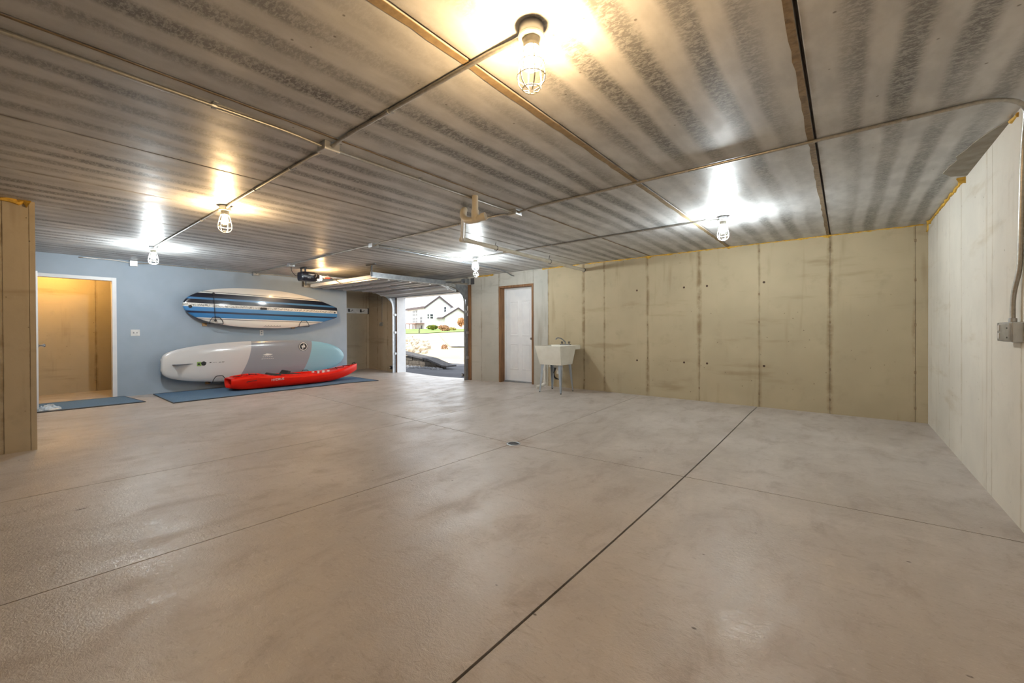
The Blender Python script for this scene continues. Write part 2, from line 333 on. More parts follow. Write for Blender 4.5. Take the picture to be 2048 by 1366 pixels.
# yellow foam squeezed out along the tops of the walls
def foam(name, parent, path, r0, blob=()):
    P = [Vector(p) for p in path]; out = []; R = []
    for i in range(len(P)-1):
        L = (P[i+1]-P[i]).length; n = max(2, int(L/0.035))
        for k in range(n):
            out.append(P[i].lerp(P[i+1], k/n) + Vector((rnd.uniform(-1, 1), rnd.uniform(-1, 1), rnd.uniform(-1.4, 0.6)))*r0*0.45); R.append(r0*rnd.uniform(0.4, 1.25))
    for b in blob:
        for i, p in enumerate(out):
            d = (p-Vector(b[:3])).length
            if d < b[3]*2: R[i] += b[3]*max(0, 1-d/(b[3]*2))
    return obj(name, MB().tube(out, R, 7), FOAM, parent, smooth=True)
foam('foam_bead', wall_back, [(-3.9, YB-0.002, H-0.006), (XR-0.01, YB-0.002, H-0.006)], 0.010, [(-2.66, YB, H, 0.035), (-2.30, YB, H, 0.02), (-1.39, YB, H, 0.022), (-0.19, YB, H, 0.03), (-0.5, YB, H, 0.015), (-3.2, YB, H, 0.02)])
foam('foam_bead', wall_back, [(-4.9, YB-0.002, H-0.008), (-4.0, YB-0.002, H-0.006)], 0.014)
foam('foam_bead', wall_back, [(-6.75, YB-0.004, H-0.012), (-6.25, YB-0.004, H-0.010)], 0.018)
foam('foam_bead', wall_right, [(XR-0.004, YB-0.02, H-0.01), (XR-0.004, 5.06, H-0.008)], 0.014, [(XR, 5.10, H, 0.04), (XR, 5.5, H, 0.02), (XR, 6.9, H, 0.03)])
foam('foam_bead', wall_right, [(XR-0.004, YB-0.02, H-0.0), (XR-0.012, YB-0.03, H-0.14)], 0.014)
foam('foam_bead', wall_right, [(XR-0.006, 3.86, H-0.01), (XR-0.004, 3.70, H-0.02)], 0.016)
foam('foam_bead', wall_part, [(XC+0.004, -0.9, H-0.012), (XC+0.004, 0.21, H-0.012)], 0.028, [(XC, 0.19, H, 0.035)])

# ------------------------------------------------------------------ doors
d1 = thing('door_1', 'white four-panel steel door set in a brown wood buck', 'door', (-5.62, YB, fz(-5.6, 7)), kind='structure')
obj('wood_buck', MB().box((-6.11, YB-0.012, -0.08), (-6.065, YO-0.02, 2.15)).box((-5.185, YB-0.012, -0.08), (-5.14, YO-0.02, 2.15)).box((-6.065, YB-0.012, 2.105), (-5.185, YO-0.02, 2.15)), WOOD, d1, bevel=0.002)
obj('frame', MB().box((-6.065, YB+0.14, -0.05), (-6.03, YO-0.03, 2.105)).box((-5.22, YB+0.14, -0.05), (-5.185, YO-0.03, 2.105)).box((-6.03, YB+0.14, 2.07), (-5.22, YO-0.03, 2.105)), WHITE, d1, bevel=0.002)
obj('threshold', MB().box((-6.065, YB+0.12, -0.06), (-5.185, YO-0.03, 0.015)), GALV_D, d1)
sl = obj('leaf', MB().box((-6.028, YB+0.165, 0.02), (-5.222, YB+0.205, 2.068)), WHITE, d1, bevel=0.002)
def door_panel(parent, x0, x1, z0, z1, y):
    m = MB(); r = []
    for ins, dy in ((0, 0.001), (0.012, -0.007), (0.030, -0.007), (0.048, 0.002), (0.056, -0.005)):
        r.append([(x0+ins, y+dy, z0+ins), (x1-ins, y+dy, z0+ins), (x1-ins, y+dy, z1-ins), (x0+ins, y+dy, z1-ins)])
    m.loft(r, caps=False); m.add(r[-1], [(0, 1, 2, 3)]); return obj('raised_panel', m, WHITE, parent)
for x0, x1 in ((-5.93, -5.665), (-5.585, -5.32)):
    door_panel(sl, x0, x1, 0.26, 0.86, YB+0.165); door_panel(sl, x0, x1, 1.02, 1.82, YB+0.165)
kn = obj('knob', MB().lathe((0, 0, 0), [(0.001, 0)]*2, 3) and MB().tube([(-5.285, YB+0.167, 0.97), (-5.285, YB+0.155, 0.97), (-5.285, YB+0.140, 0.97), (-5.285, YB+0.122, 0.97), (-5.285, YB+0.100, 0.97), (-5.285, YB+0.090, 0.97)], [0.03, 0.03, 0.012, 0.012, 0.027, 0.018], 14), CHROME, d1, smooth=True)
d2 = thing('door_2', 'white door standing open beside the concrete partition wall', 'door', (XL+0.02, DY0+0.04, 0), kind='structure')
lf = obj('leaf', MB().box((XL+0.016, DY0-0.014, 0.02), (XL+0.86, DY0+0.021, 2.05)), WHITE, d2, bevel=0.002)
obj('knob', MB().tube([(XL+0.80, DY0+0.019, 0.96), (XL+0.80, DY0+0.028, 0.96), (XL+0.80, DY0+0.031, 0.96), (XL+0.80, DY0+0.061, 0.96), (XL+0.80, DY0+0.081, 0.96), (XL+0.80, DY0+0.094, 0.96)], [0.03, 0.03, 0.012, 0.012, 0.027, 0.015], 14), CHROME, d2, smooth=True)
for z in (0.25, 1.03, 1.8): obj('hinge', MB().cyl((XL+0.018, DY0+0.028, z), (XL+0.018, DY0+0.028, z+0.09), 0.007, 8), GALV, d2)

# ------------------------------------------------------------------ caged ceiling lights
CACHE = {}
def inst(name, key, build, mat, parent, smooth=True):
    """child of parent, mesh in the parent's local frame, shared between copies"""
    if key not in CACHE:
        me = bpy.data.meshes.new(name); mb = build(); me.from_pydata([Vector(p) for p in mb.v], [], mb.f)
        bm = bmesh.new(); bm.from_mesh(me); bmesh.ops.recalc_face_normals(bm, faces=bm.faces); bm.to_mesh(me); bm.free(); me.materials.append(mat)
        if smooth:
            for p in me.polygons: p.use_smooth = True
            try: me.set_sharp_from_angle(angle=math.radians(38))
            except Exception: pass
        CACHE[key] = me
    o = bpy.data.objects.new(name, CACHE[key]); COL.objects.link(o); o.parent = parent; ORG[o.name] = ORG[parent.name]; return o
CPROF = [(0.030, -0.088), (0.038, -0.105), (0.048, -0.140), (0.056, -0.180), (0.060, -0.212), (0.055, -0.240), (0.038, -0.262), (0.012, -0.272)]
def cage_wire(k): a = 2*PI*k/6+0.35; return lambda: MB().tube([(r*math.cos(a), r*math.sin(a), z) for r, z in CPROF], 0.0026, 6)
def ring(r, z, w=0.0026): return lambda: MB().tube([(r*math.cos(2*PI*k/20), r*math.sin(2*PI*k/20), z) for k in range(20)], w, 6, closed=True)
def caged_light(x, y, label, bulb_mat, bkey, hanging=False):
    t = thing('caged_ceiling_light', label, 'light', (x, y, H), 'caged lights on the ceiling')
    inst('junction_box', 'jb', lambda: MB().lathe((0, 0, 0), [(0.050, 0.004), (0.052, -0.002), (0.051, -0.042)], 24), GALV, t)
    inst('cover_plate', 'cp', lambda: MB().lathe((0, 0, 0), [(0.054, -0.041), (0.056, -0.046), (0.053, -0.052), (0.036, -0.056)], 24), CAGE, t)
    inst('lamp_holder', 'lh', lambda: MB().lathe((0, 0, 0), [(0.036, -0.054), (0.034, -0.070), (0.028, -0.078), (0.027, -0.090)], 20), CAGE, t)
    inst('bulb', bkey, lambda: MB().lathe((0, 0, 0), [(0.013, -0.088), (0.014, -0.100), (0.022, -0.120), (0.0295, -0.142), (0.0305, -0.158), (0.027, -0.175), (0.016, -0.187), (0.004, -0.190)], 10), bulb_mat, t)
    c = inst('cage', 'collar', lambda: MB().lathe((0, 0, 0), [(0.0305, -0.078), (0.034, -0.080), (0.034, -0.094), (0.0305, -0.095)], 20), CAGE, t)
    if not hanging:
        for k in range(6): inst('cage_wire', 'cw%d' % k, cage_wire(k), CAGE, c)
        for q, (r, z) in enumerate(((0.0525, -0.158), (0.060, -0.214), (0.037, -0.2625))): inst('cage_ring', 'cr%d' % q, ring(r, z), CAGE, c)
    else:      # guard sprung open: both halves hang from the collar
        def half(s, dz):
            m = MB()
            for k in range(3):
                a = PI*(k+0.5)/3 + (0 if s > 0 else PI); m.tube([(r*math.cos(a)*1.0+s*0.004, r*math.sin(a), z+dz) for r, z in CPROF], 0.0026, 6)
            return m
        for k in range(6): inst('cage_wire', 'hw%d' % k, (lambda k: lambda: MB().tube([(r*math.cos(2*PI*k/6), r*math.sin(2*PI*k/6), z*0.86) for r, z in CPROF], 0.0026, 6))(k), CAGE, c)
        for k in range(6): inst('cage_wire', 'hx%d' % k, (lambda k: lambda: MB().tube([(0.012+0.052*math.sin(PI*j/8)*math.cos(2*PI*k/6), 0.052*math.sin(PI*j/8)*math.sin(2*PI*k/6), -0.245-0.115*j/8) for j in range(9)], 0.0026, 6))(k), CAGE, c)
        inst('cage_ring', 'hr0', lambda: MB().tube([(0.012+0.052*math.cos(2*PI*k/20), 0.052*math.sin(2*PI*k/20), -0.302) for k in range(20)], 0.0026, 6, closed=True), CAGE, c)
        inst('cage_ring', 'hr1', ring(0.054, -0.17), CAGE, c)
    return t
L1 = (-1.022, 1.40); L2 = (-4.906, 1.425); L3 = (-8.093, 1.425); L4 = (-5.024, 5.20); L5 = (-1.07, 5.134)
caged_light(*L1, 'warm glowing caged bulb at the end of a conduit, beside the yellow seam', B_WARM, 'bw')
caged_light(*L2, 'warm glowing caged bulb with conduit leaving it on both sides', B_WARM, 'bw')
caged_light(*L3, 'white glowing caged bulb beside the blue wall', B_COOL, 'bc')
caged_light(*L4, 'white glowing bulb with its wire guard sprung open, near the garage door', B_COOL, 'bc', True)
caged_light(*L5, 'white glowing caged bulb in front of the beige concrete wall', B_COOL, 'bc')
cl = thing('closet_light_offscreen', 'bare bulb in a porcelain holder on the closet ceiling', 'light', (-10.72, 0.55, H))
obj('lamp_holder', MB().lathe((-10.72, 0.55, H), [(0.06, 0.0), (0.06, -0.012), (0.03, -0.045), (0.024, -0.05)], 18), PLASTIC, cl)
obj('bulb_offscreen', MB().lathe((-10.72, 0.55, H), [(0.013, -0.048), (0.02, -0.07), (0.03, -0.10), (0.026, -0.125), (0.005, -0.14)], 14), B_CLOS, cl, smooth=True)

# ------------------------------------------------------------------ conduit and boxes
ZC = H-0.0125; ZB = H-0.030
def conduit(label, path, straps=(), r=0.0117, mat=None):
    t = thing('conduit', label, 'conduit', path[0], 'steel conduit runs')
    obj('tube', MB().tube(fillet(path, 0.12, 4), r, 10), mat or EMT, t, smooth=True)
    for s, ax in straps:
        s = Vector(s); n = Vector((1, 0, 0)) if ax == 'x' else Vector((0, 1, 0)); o = Vector((0, 1, 0)) if ax == 'x' else Vector((1, 0, 0))
        m = MB().tube([s-n*0.011, s+n*0.011], 0.0155, 10)
        a = s+o*0.012-n*0.011; b = s+o*0.042+n*0.011; m.box((min(a.x, b.x), min(a.y, b.y), H-0.004), (max(a.x, b.x), max(a.y, b.y), H+0.0)); obj('strap', m, GALV, t)
    return t
def jbox(x, y, label, s=0.105, h=0.052, cover=PLASTIC, z=H):
    t = thing('junction_box', label, 'box', (x, y, z), 'steel junction boxes')
    obj('body', MB().box((x-s/2, y-s/2, z-h), (x+s/2, y+s/2, z)), GALV, t, bevel=0.004)
    obj('cover', MB().box((x-s/2-0.002, y-s/2-0.002, z-h-0.009), (x+s/2+0.002, y+s/2+0.002, z-h+0.001)), cover, t, bevel=0.005)
    for q in (-1, 1): obj('screw', MB().cyl((x+q*s*0.36, y+q*s*0.36, z-h-0.008), (x+q*s*0.36, y+q*s*0.36, z-h-0.012), 0.005, 8), GALV, t)
    return t
J1 = (-2.742, 1.405); J2 = (-2.735, 3.44); J3 = (-5.389, 3.43); J4 = (-8.20, 3.45)
jbox(*J1, 'steel junction box with white cover where four conduits meet'); jbox(*J2, 'steel junction box with white cover beside the drain pipe trap')
jbox(*J3, 'steel junction box with steel cover where conduit branches to the garage-door light', cover=GALV); jbox(*J4, 'ceiling outlet box feeding the garage door opener', cover=GALV)
e = 0.052
conduit('conduit from warm caged bulb to four-way junction box', [(L1[0]-e, 1.402, ZB), (L1[0]-0.22, 1.402, ZC), (J1[0]+0.30, 1.404, ZC), (J1[0]+0.16, 1.404, ZC-0.004), (J1[0]+0.05, 1.404, ZB)], [((-2.05, 1.403, ZC), 'x')])
conduit('conduit from four-way junction box to second warm bulb', [(J1[0]-0.05, 1.405, ZB), (J1[0]-0.22, 1.41, ZC), (L2[0]+0.22, 1.424, ZC), (L2[0]+e, 1.425, ZB)], [((-3.35, 1.412, ZC), 'x'), ((-4.1, 1.418, ZC), 'x')])
conduit('conduit from second warm bulb to white bulb by the blue wall', [(L2[0]-e, 1.425, ZB), (L2[0]-0.2, 1.425, ZC), (L3[0]+0.2, 1.425, ZC), (L3[0]+e, 1.425, ZB)], [((-5.7, 1.425, ZC), 'x'), ((-7.4, 1.425, ZC), 'x')])
conduit('conduit along the plank seam from the rear to four-way junction box', [(-2.775, YF, ZC), (-2.748, J1[1]-0.25, ZC), (J1[0], J1[1]-0.05, ZB)], [((-2.753, 0.75, ZC), 'y')])
conduit('conduit along the plank seam between two white-covered junction boxes', [(J1[0], J1[1]+0.05, ZB), (-2.780, J1[1]+0.24, ZC), (-2.780, J2[1]-0.28, ZC), (J2[0], J2[1]-0.05, ZB)], [((-2.78, 2.2, ZC), 'y')])
conduit('long conduit crossing the ceiling and turning down the pale wall', [(J2[0]+0.05, J2[1], ZB), (J2[0]+0.22, 3.438, ZC), (XR-0.15, 3.438, ZC), (XR-0.020, 3.50, H-0.05), (XR-0.0135, 3.60, H-0.24), (XR-0.0135, 3.648, 1.62), (XR-0.0135, 3.655, 1.50), (XR-0.03, 3.70, 1.36), (XR-0.03, 3.70, 1.20)], [((-2.1, 3.438, ZC), 'x'), ((-0.98, 3.438, ZC), 'x'), ((0.28, 3.438, ZC), 'x')])
conduit('conduit from trap-side junction box across to branching box', [(J2[0]-0.05, J2[1], ZB), (J2[0]-0.2, 3.44, ZC), (J3[0]+0.2, 3.43, ZC), (J3[0]+0.05, 3.43, ZB)], [((-3.6, 3.435, ZC), 'x')])
conduit('conduit from branching box to opener outlet box', [(J3[0]-0.05, 3.43, ZB), (J3[0]-0.2, 3.435, ZC), (J4[0]+0.2, 3.45, ZC), (J4[0]+0.05, 3.45, ZB)], [((-6.6, 3.44, ZC), 'x')])
conduit('conduit from opener outlet box to the blue wall', [(J4[0]-0.05, 3.45, ZB), (J4[0]-0.2, 3.45, ZC), (XL+0.16, 3.46, ZC), (XL+0.03, 3.47, H-0.03)], [])
conduit('conduit bending from branching box to the bulb by the garage door', [(J3[0]+0.02, 3.48, ZB), (J3[0]+0.02, 3.70, ZC), (-5.36, 4.75, ZC), (-5.26, 5.0, ZC), (L4[0]-0.04, L4[1]-0.03, ZB)], [((-5.365, 4.4, ZC), 'y')])
conduit('conduit running over the garage side into the grey wall above the door', [(J3[0]-0.03, 3.48, ZB), (J3[0]-0.05, 3.72, ZC), (-5.62, 6.55, ZC), (-5.65, 6.80, H-0.03), (-5.67, 7.0, H-0.085), (-5.67, YB+0.01, H-0.085)], [((-5.52, 5.4, ZC), 'y')], mat=GALV_D)
conduit('conduit from the open-guard bulb to the bulb before the beige wall', [(L4[0]+e, 5.195, ZB), (L4[0]+0.2, 5.19, ZC), (L5[0]-0.2, 5.137, ZC), (L5[0]-e, 5.134, ZB)], [((-3.4, 5.165, ZC), 'x'), ((-2.0, 5.148, ZC), 'x')])
# conduit along the top of the blue wall
t = thing('wall_conduit', 'conduit run with two boxes along the top of the blue wall', 'conduit', (XL+0.013, 0.8, H-0.03))
obj('tube', MB().tube(fillet([(XL-0.01, 0.80, H-0.028), (XL+0.03, 0.83, H-0.028), (XL+0.013, 1.0, H-0.022), (XL+0.013, 1.25, H-0.020), (XL+0.022, 1.43, H-0.045)], 0.06, 4), 0.0117, 10), EMT, t, smooth=True)
obj('tube', MB().tube(fillet([(XL+0.022, 1.53, H-0.045), (XL+0.014, 1.75, H-0.022), (XL+0.014, 3.3, H-0.022), (XL+0.03, 3.48, H-0.03), (XL+0.014, 3.7, H-0.022), (XL+0.014, 4.6, H-0.022)], 0.06, 4), 0.0117, 10), EMT, t, smooth=True)
obj('outlet_box', MB().box((XL, 1.425, H-0.105), (XL+0.055, 1.535, H-0.002)), GALV, t, bevel=0.006)
obj('outlet_box', MB().box((XL, 3.40, H-0.075), (XL+0.06, 3.51, H-0.002)), GALV_D, t, bevel=0.006)
obj('strap', MB().box((XL, 2.55, H-0.045), (XL+0.03, 2.575, H-0.005)), GALV, t)

# outlet box on the pale wall
t = thing('outlet_box', 'galvanised duplex outlet box on the pale concrete wall', 'outlet', (XR, 3.765, 1.14))
obj('body', MB().box((XR-0.048, 3.635, 1.083), (XR, 3.815, 1.200)), GALV, t, bevel=0.006)
fp = obj('face_plate', MB().box((XR-0.056, 3.645, 1.086), (XR-0.047, 3.868, 1.197)), GALV, t, bevel=0.010)
for z in (1.118, 1.166): obj('receptacle', MB().box((XR-0.060, 3.815, z-0.017), (XR-0.055, 3.853, z+0.017)), PLASTIC, t, bevel=0.006)
obj('connector', MB().lathe((XR-0.03, 3.70, 1.198), [(0.016, 0), (0.018, 0.004), (0.018, 0.022), (0.015, 0.026)], 14), GALV, t)
for z in (1.11, 1.165): obj('screw', MB().cyl((XR-0.056, 3.675, z), (XR-0.060, 3.675, z), 0.005, 8), GALV_D, t)

# ------------------------------------------------------------------ drain pipe with trap
t = thing('drain_pipe', 'tan plastic drain pipe with trap hanging from the ceiling', 'pipe', (-2.733, 2.828, H))
R = 0.030
obj('inlet_pipe', MB().cyl((-2.733, 2.828, H+0.02), (-2.733, 2.828, 2.205), R, 16), PVC, t, smooth=True)
trap = [(-2.665, 2.852, 2.232), (-2.72, 2.838, 2.215), (-2.79, 2.835, 2.215), (-2.87, 2.84, 2.235), (-2.925, 2.855, 2.285), (-2.935, 2.865, 2.33), (-2.95, 2.90, 2.365), (-3.0, 2.945, 2.375)]
obj('trap', MB().tube(fillet(trap, 0.06, 4), R*1.06, 16), PVC, t, smooth=True)
obj('coupling', MB().cyl((-2.733, 2.828, 2.235), (-2.733, 2.828, 2.305), R*1.2, 16), PVC, t, smooth=True)
c0, c1 = Vector((-2.668, 2.851, 2.2315)), Vector((-2.630, 2.8635, 2.239))
obj('cleanout', MB().tube([c0, c1, c1, c1.lerp(c0, 0.97)], [R*1.24, R*1.24, R*0.98, R*0.98], 16, caps=False), PVC, t)
obj('link_pipe', MB().tube(fillet([(-2.985, 2.93, 2.374), (-3.90, 3.80, 2.362), (-3.93, 4.0, 2.360)], 0.05), R, 16), PVC, t, smooth=True)
obj('run_pipe', MB().tube([(-3.925, 3.86, 2.361), (-3.93, YB+0.01, 2.318)], R, 16), PVC, t, smooth=True)
for y in (3.83, 4.72): obj('coupling', MB().tube([(-3.928, y-0.035, 2.359-(y-3.8)*0.013), (-3.928, y+0.035, 2.359-(y-3.8)*0.013)], R*1.17, 16), PVC, t, smooth=True)
obj('wall_collar', MB().tube([(-3.93, YB-0.012, 2.318), (-3.93, YB, 2.318)], R*1.3, 16), RUBBER, t)
for y in (4.50, 5.90):
    zc = 2.359-(y-3.8)*0.0130
    hk = [(-3.93+0.036*math.cos(a), y, zc+0.036*math.sin(a)) for a in [PI*1.15+PI*1.6*k/12 for k in range(13)]]
    obj('hook_hanger', MB().tube(hk+[(-3.93, y, H-0.002)], 0.004, 6), BLACK, t, smooth=True)

# ------------------------------------------------------------------ floor drain
t = thing('floor_drain', 'round metal floor drain at the crossing of the joints', 'drain', (-2.795, 3.475, -0.073))
obj('rim', MB().lathe((-2.795, 3.475, -0.073), [(0.058, 0.0), (0.076, -0.001), (0.078, 0.003), (0.064, 0.006), (0.058, 0.003)], 28), GALV_D, t, smooth=True)
obj('sump_shade', MB().lathe((-2.795, 3.475, -0.073), [(0.059, -0.002), (0.059, 0.002)], 24), BLACK, t)  # dark plate under the bars, painted in place of the drain hole's shade
for k in range(-4, 5):
    w = math.sqrt(max(0, 0.058**2-(k*0.012)**2)); obj('bar', MB().box((-2.795-w, 3.475+k*0.012-0.0028, -0.073), (-2.795+w, 3.475+k*0.012+0.0028, -0.0685)), BLACK, t)

# ------------------------------------------------------------------ paddleboards
def outline(half, tail_w, tp, tq, nn):
    """half width of the board at s, 0 (tail) to 1 (nose)"""
    def h(s):
        if s > 0.5: return half*max(0.0, 1-((s-0.5)/0.5)**nn)**0.5
        return tail_w+(half-tail_w)*max(0.0, 1-((0.5-s)/0.5)**tp)**tq
    return h
def board_mesh(y0, y1, zc0, half, h, tail_left, xw, thick, tilt=0.0, n=48, m=18):
    rings = []
    for i in range(n+1):
        s = i/n; s = 0.5-0.5*math.cos(PI*s) if i else 0.0
        hw = max(0.004, h(s)); th = thick*(0.45+0.55*min(1, hw/half)**0.5); off = 0.05*abs(2*s-1)**3
        y = y0+(y1-y0)*s if tail_left else y1-(y1-y0)*s; r = []; zc = zc0-tilt*(y-3.3)
        for k in range(m):
            a = 2*PI*k/m; ca, sa = math.cos(a), math.sin(a)
            r.append((xw+off*0.3 + th*0.5*(1+math.copysign(abs(ca)**0.75, ca)), y, zc+hw*math.copysign(abs(sa)**0.62, sa)))
        rings.append(r)
    # blunt tail: close with shrinking ring
    t0 = rings[0]; cy = t0[0][1]; dy = (0.05 if tail_left else -0.05)
    cx = sum(p[0] for p in t0)/m; zc = zc0-tilt*(cy-3.3)
    rings.insert(0, [(cx+(p[0]-cx)*0.6, cy-dy*0.28, zc+(p[2]-zc)*0.90) for p in t0])
    return MB().loft(rings)
H1 = outline(0.42, 0.125, 2.0, 1.0, 2.7); H2 = outline(0.422, 0.125, 2.0, 0.42, 3.2)
BX = -9.855                                           # back of the boards, clear of the wall
def board_striped():
    t = NT('striped board'); o = t.sep(t.coord('Object')); u = o[1]; w = t.math('ADD', o[2], t.math('MULTIPLY', t.math('SUBTRACT', u, 1.155), 0.022))
    bands = [(-0.430, (0.80, 0.78, 0.74)), (-0.268, (0.04, 0.04, 0.05)), (-0.257, (0.82, 0.81, 0.78)), (-0.236, (0.035, 0.20, 0.48)), (-0.148, (0.008, 0.016, 0.055)), (-0.112, (0.05, 0.22, 0.50)), (-0.030, (0.80, 0.80, 0.78)),
             (-0.020, (0.30, 0.29, 0.27)), (0.028, (0.80, 0.80, 0.78)), (0.040, (0.004, 0.006, 0.018)), (0.118, (0.06, 0.19, 0.40)), (0.158, (0.004, 0.006, 0.018)), (0.248, (0.80, 0.79, 0.75)), (0.270, (0.05, 0.05, 0.05)), (0.281, (0.80, 0.76, 0.70))]
    r = t.n('ShaderNodeValToRGB'); r.color_ramp.interpolation = 'CONSTANT'; el = r.color_ramp.elements
    for i, (p, c) in enumerate(bands):
        q = (p+0.45)/0.9
        e_ = el[i] if i < 2 else el.new(q)
        e_.position = q; e_.color = c+(1,)
    t.put(r.inputs[0], t.math('DIVIDE', t.math('ADD', w, 0.45), 0.9))
    c = r.outputs[0]
    pat = t.noise(t.coord('Object'), 60, 2, 0.5, (1, 0.8, 1)); inb = t.math('MULTIPLY', t.rng(w, -0.0205, -0.0195, smooth=False), t.rng(w, 0.0285, 0.0275, smooth=False))
    c = t.mix(t.math('MULTIPLY', inb, t.rng(pat, 0.48, 0.52)), c, (0.72, 0.71, 0.68))
    return t.out(c, 0.3, 0, 0.5, 0.35)
def board_zoned():
    t = NT('three tone board'); o = t.sep(t.coord('Object')); w = o[2]; u = o[1]
    d = t.math('SUBTRACT', 0.42, w); arc = t.math('MULTIPLY', t.math('MULTIPLY', d, d), 0.42)
    uu = t.math('ADD', u, arc)
    c = t.mix(t.rng(uu, 1.465, 1.470, smooth=False), (0.66, 0.66, 0.67), (0.29, 0.315, 0.37))
    c = t.mix(t.rng(uu, 2.735, 2.74, smooth=False), c, (0.27, 0.52, 0.66))
    return t.out(c, 0.18, 0, 0.5, 0.6)
b1 = thing('paddleboard', 'paddleboard with blue and black stripes hung on the blue wall', 'paddleboard', (BX, 2.145, 1.645), 'paddleboards')
obj('deck', board_mesh(2.145, 5.185, 1.645, 0.42, H1, False, BX, 0.125, 0.022), board_striped(), b1, smooth=True)
XS = BX+0.126
obj('handle', MB().box((XS-0.002, 3.46, 1.615), (XS+0.008, 3.59, 1.663)), RUBBER, b1, bevel=0.004)
obj('leash_plug', MB().tube([(XS-0.03, 2.25, 1.637), (XS-0.001, 2.25, 1.637)], 0.028, 14), RUBBER, b1)
obj('leash_plug', MB().tube([(XS-0.03, 5.12, 1.60), (XS-0.006, 5.12, 1.60)], 0.018, 12), RUBBER, b1)
bc = obj('bungee_cord', MB().tube([(XS+0.006, 2.62, 1.905), (XS+0.012, 2.63, 1.70), (XS+0.012, 2.64, 1.5), (XS+0.006, 2.65, 1.372)], 0.0055, 8), RUBBER, b1, smooth=True)
for y, z in ((2.62, 1.905), (2.65, 1.372)): obj('toggle', MB().tube([(XS-0.01, y, z), (XS+0.018, y, z)], 0.021, 12), RUBBER, bc)
scr = MB()
for k in range(6):
    y = 3.53+k*0.058; z = 1.262
    scr.tube([(XS-0.016, y, z-0.010), (XS-0.014, y+0.02, z-0.002), (XS-0.013, y+0.045, z+0.018), (XS-0.013, y+0.038, z+0.002), (XS-0.014, y+0.058, z-0.004)], 0.0028, 5)
obj('script_lettering', scr, simple('script ink', (0.06, 0.06, 0.08)), b1)
b2 = thing('paddleboard', 'white, grey and light blue paddleboard with a fin, hung below the striped one', 'paddleboard', (BX, 1.825, 0.532), 'paddleboards')
obj('hull', board_mesh(1.825, 5.365, 0.532, 0.422, H2, True, BX, 0.125), board_zoned(), b2, smooth=True)
fin = [(XS, 1.97, 0.53), (XS, 2.26, 0.53), (XS+0.08, 2.12, 0.53), (XS+0.17, 2.02, 0.53), (XS+0.20, 1.985, 0.53), (XS+0.10, 2.00, 0.53)]
obj('fin', MB().prism([fin[0], fin[1], fin[2], fin[3], fin[4], fin[5]], (0, 0, 0.009)), simple('fin grey', (0.10, 0.12, 0.15)), b2)
obj('fin_slot', MB().box((XS-0.001, 2.20, 0.527), (XS+0.002, 2.285, 0.541)), GALV_D, b2)
INK = simple('decal black', (0.02, 0.022, 0.025)); GREEN = simple('decal green', (0.25, 0.42, 0.10)); DWHITE = simple('decal white', (0.85, 0.86, 0.86))
def disc(y, z, r, x0, x1, n=28): return MB().tube([(x0, y, z), (x1, y, z)], r, n)
em = obj('emblem', disc(4.355, 0.797, 0.092, XS-0.004, XS+0.001), DWHITE, b2)
obj('emblem_field', disc(4.355, 0.797, 0.079, XS, XS+0.002), INK, em)
obj('emblem_ring', MB().tube([(XS+0.0005, 4.355+0.098*math.cos(2*PI*k/28), 0.797+0.098*math.sin(2*PI*k/28)) for k in range(28)], 0.003, 5, closed=True), INK, em)
for s in (-1, 1):
    q = [(0.018, 0.07), (-0.005, 0.03), (-0.045, 0.015), (-0.010, -0.075), (0.008, -0.02), (0.0, 0.01)] if s < 0 else [(-0.018, -0.07), (0.005, -0.03), (0.045, -0.015), (0.010, 0.075), (-0.008, 0.02), (0.0, -0.01)]
    obj('emblem_stroke', MB().prism([(XS+0.002, 4.355+a, 0.797+b) for a, b in q], (0.001, 0, 0)), DWHITE, em)
st = obj('green_sticker', MB().box((XS-0.001, 2.345, 0.485), (XS+0.001, 2.415, 0.565)), GREEN, b2)
obj('sticker_print', disc(2.375, 0.522, 0.020, XS+0.001, XS+0.002, 14), INK, st)
obj('round_sticker', MB().prism([(XS, 2.452+0.042*math.cos(a)*(1+0.15*math.sin(5*a)), 0.530+0.042*math.sin(a)) for a in [2*PI*k/20 for k in range(20)]], (0.002, 0, 0)), INK, b2)
for k, (a, w, hh) in enumerate(((2.545, 0.030, 0.016), (2.60, 0.012, 0.008), (2.625, 0.012, 0.008), (2.65, 0.012, 0.008), (2.70, 0.035, 0.010), (2.75, 0.016, 0.014), (2.775, 0.016, 0.014))):
    obj('print_mark', MB().prism([(XS, a, 0.532), (XS, a+w, 0.534), (XS, a+w+0.006, 0.534+hh), (XS, a+0.006, 0.532+hh)], (0.0015, 0, 0)), INK, b2)
swo = [(3.50, 0.645), (3.58, 0.672), (3.70, 0.655), (3.66, 0.632), (3.57, 0.628)]
lg = obj('deck_logo', MB().prism([(XS, a, b) for a, b in swo], (0.0015, 0, 0)), DWHITE, b2)
for k in range(5): obj('logo_mark', MB().box((XS, 3.50+k*0.042, 0.598), (XS+0.0015, 3.528+k*0.042, 0.607)), DWHITE, lg)
for k in range(7): obj('logo_mark', MB().box((XS, 3.48+k*0.036, 0.555), (XS+0.0015, 3.502+k*0.036, 0.563)), DWHITE, lg)

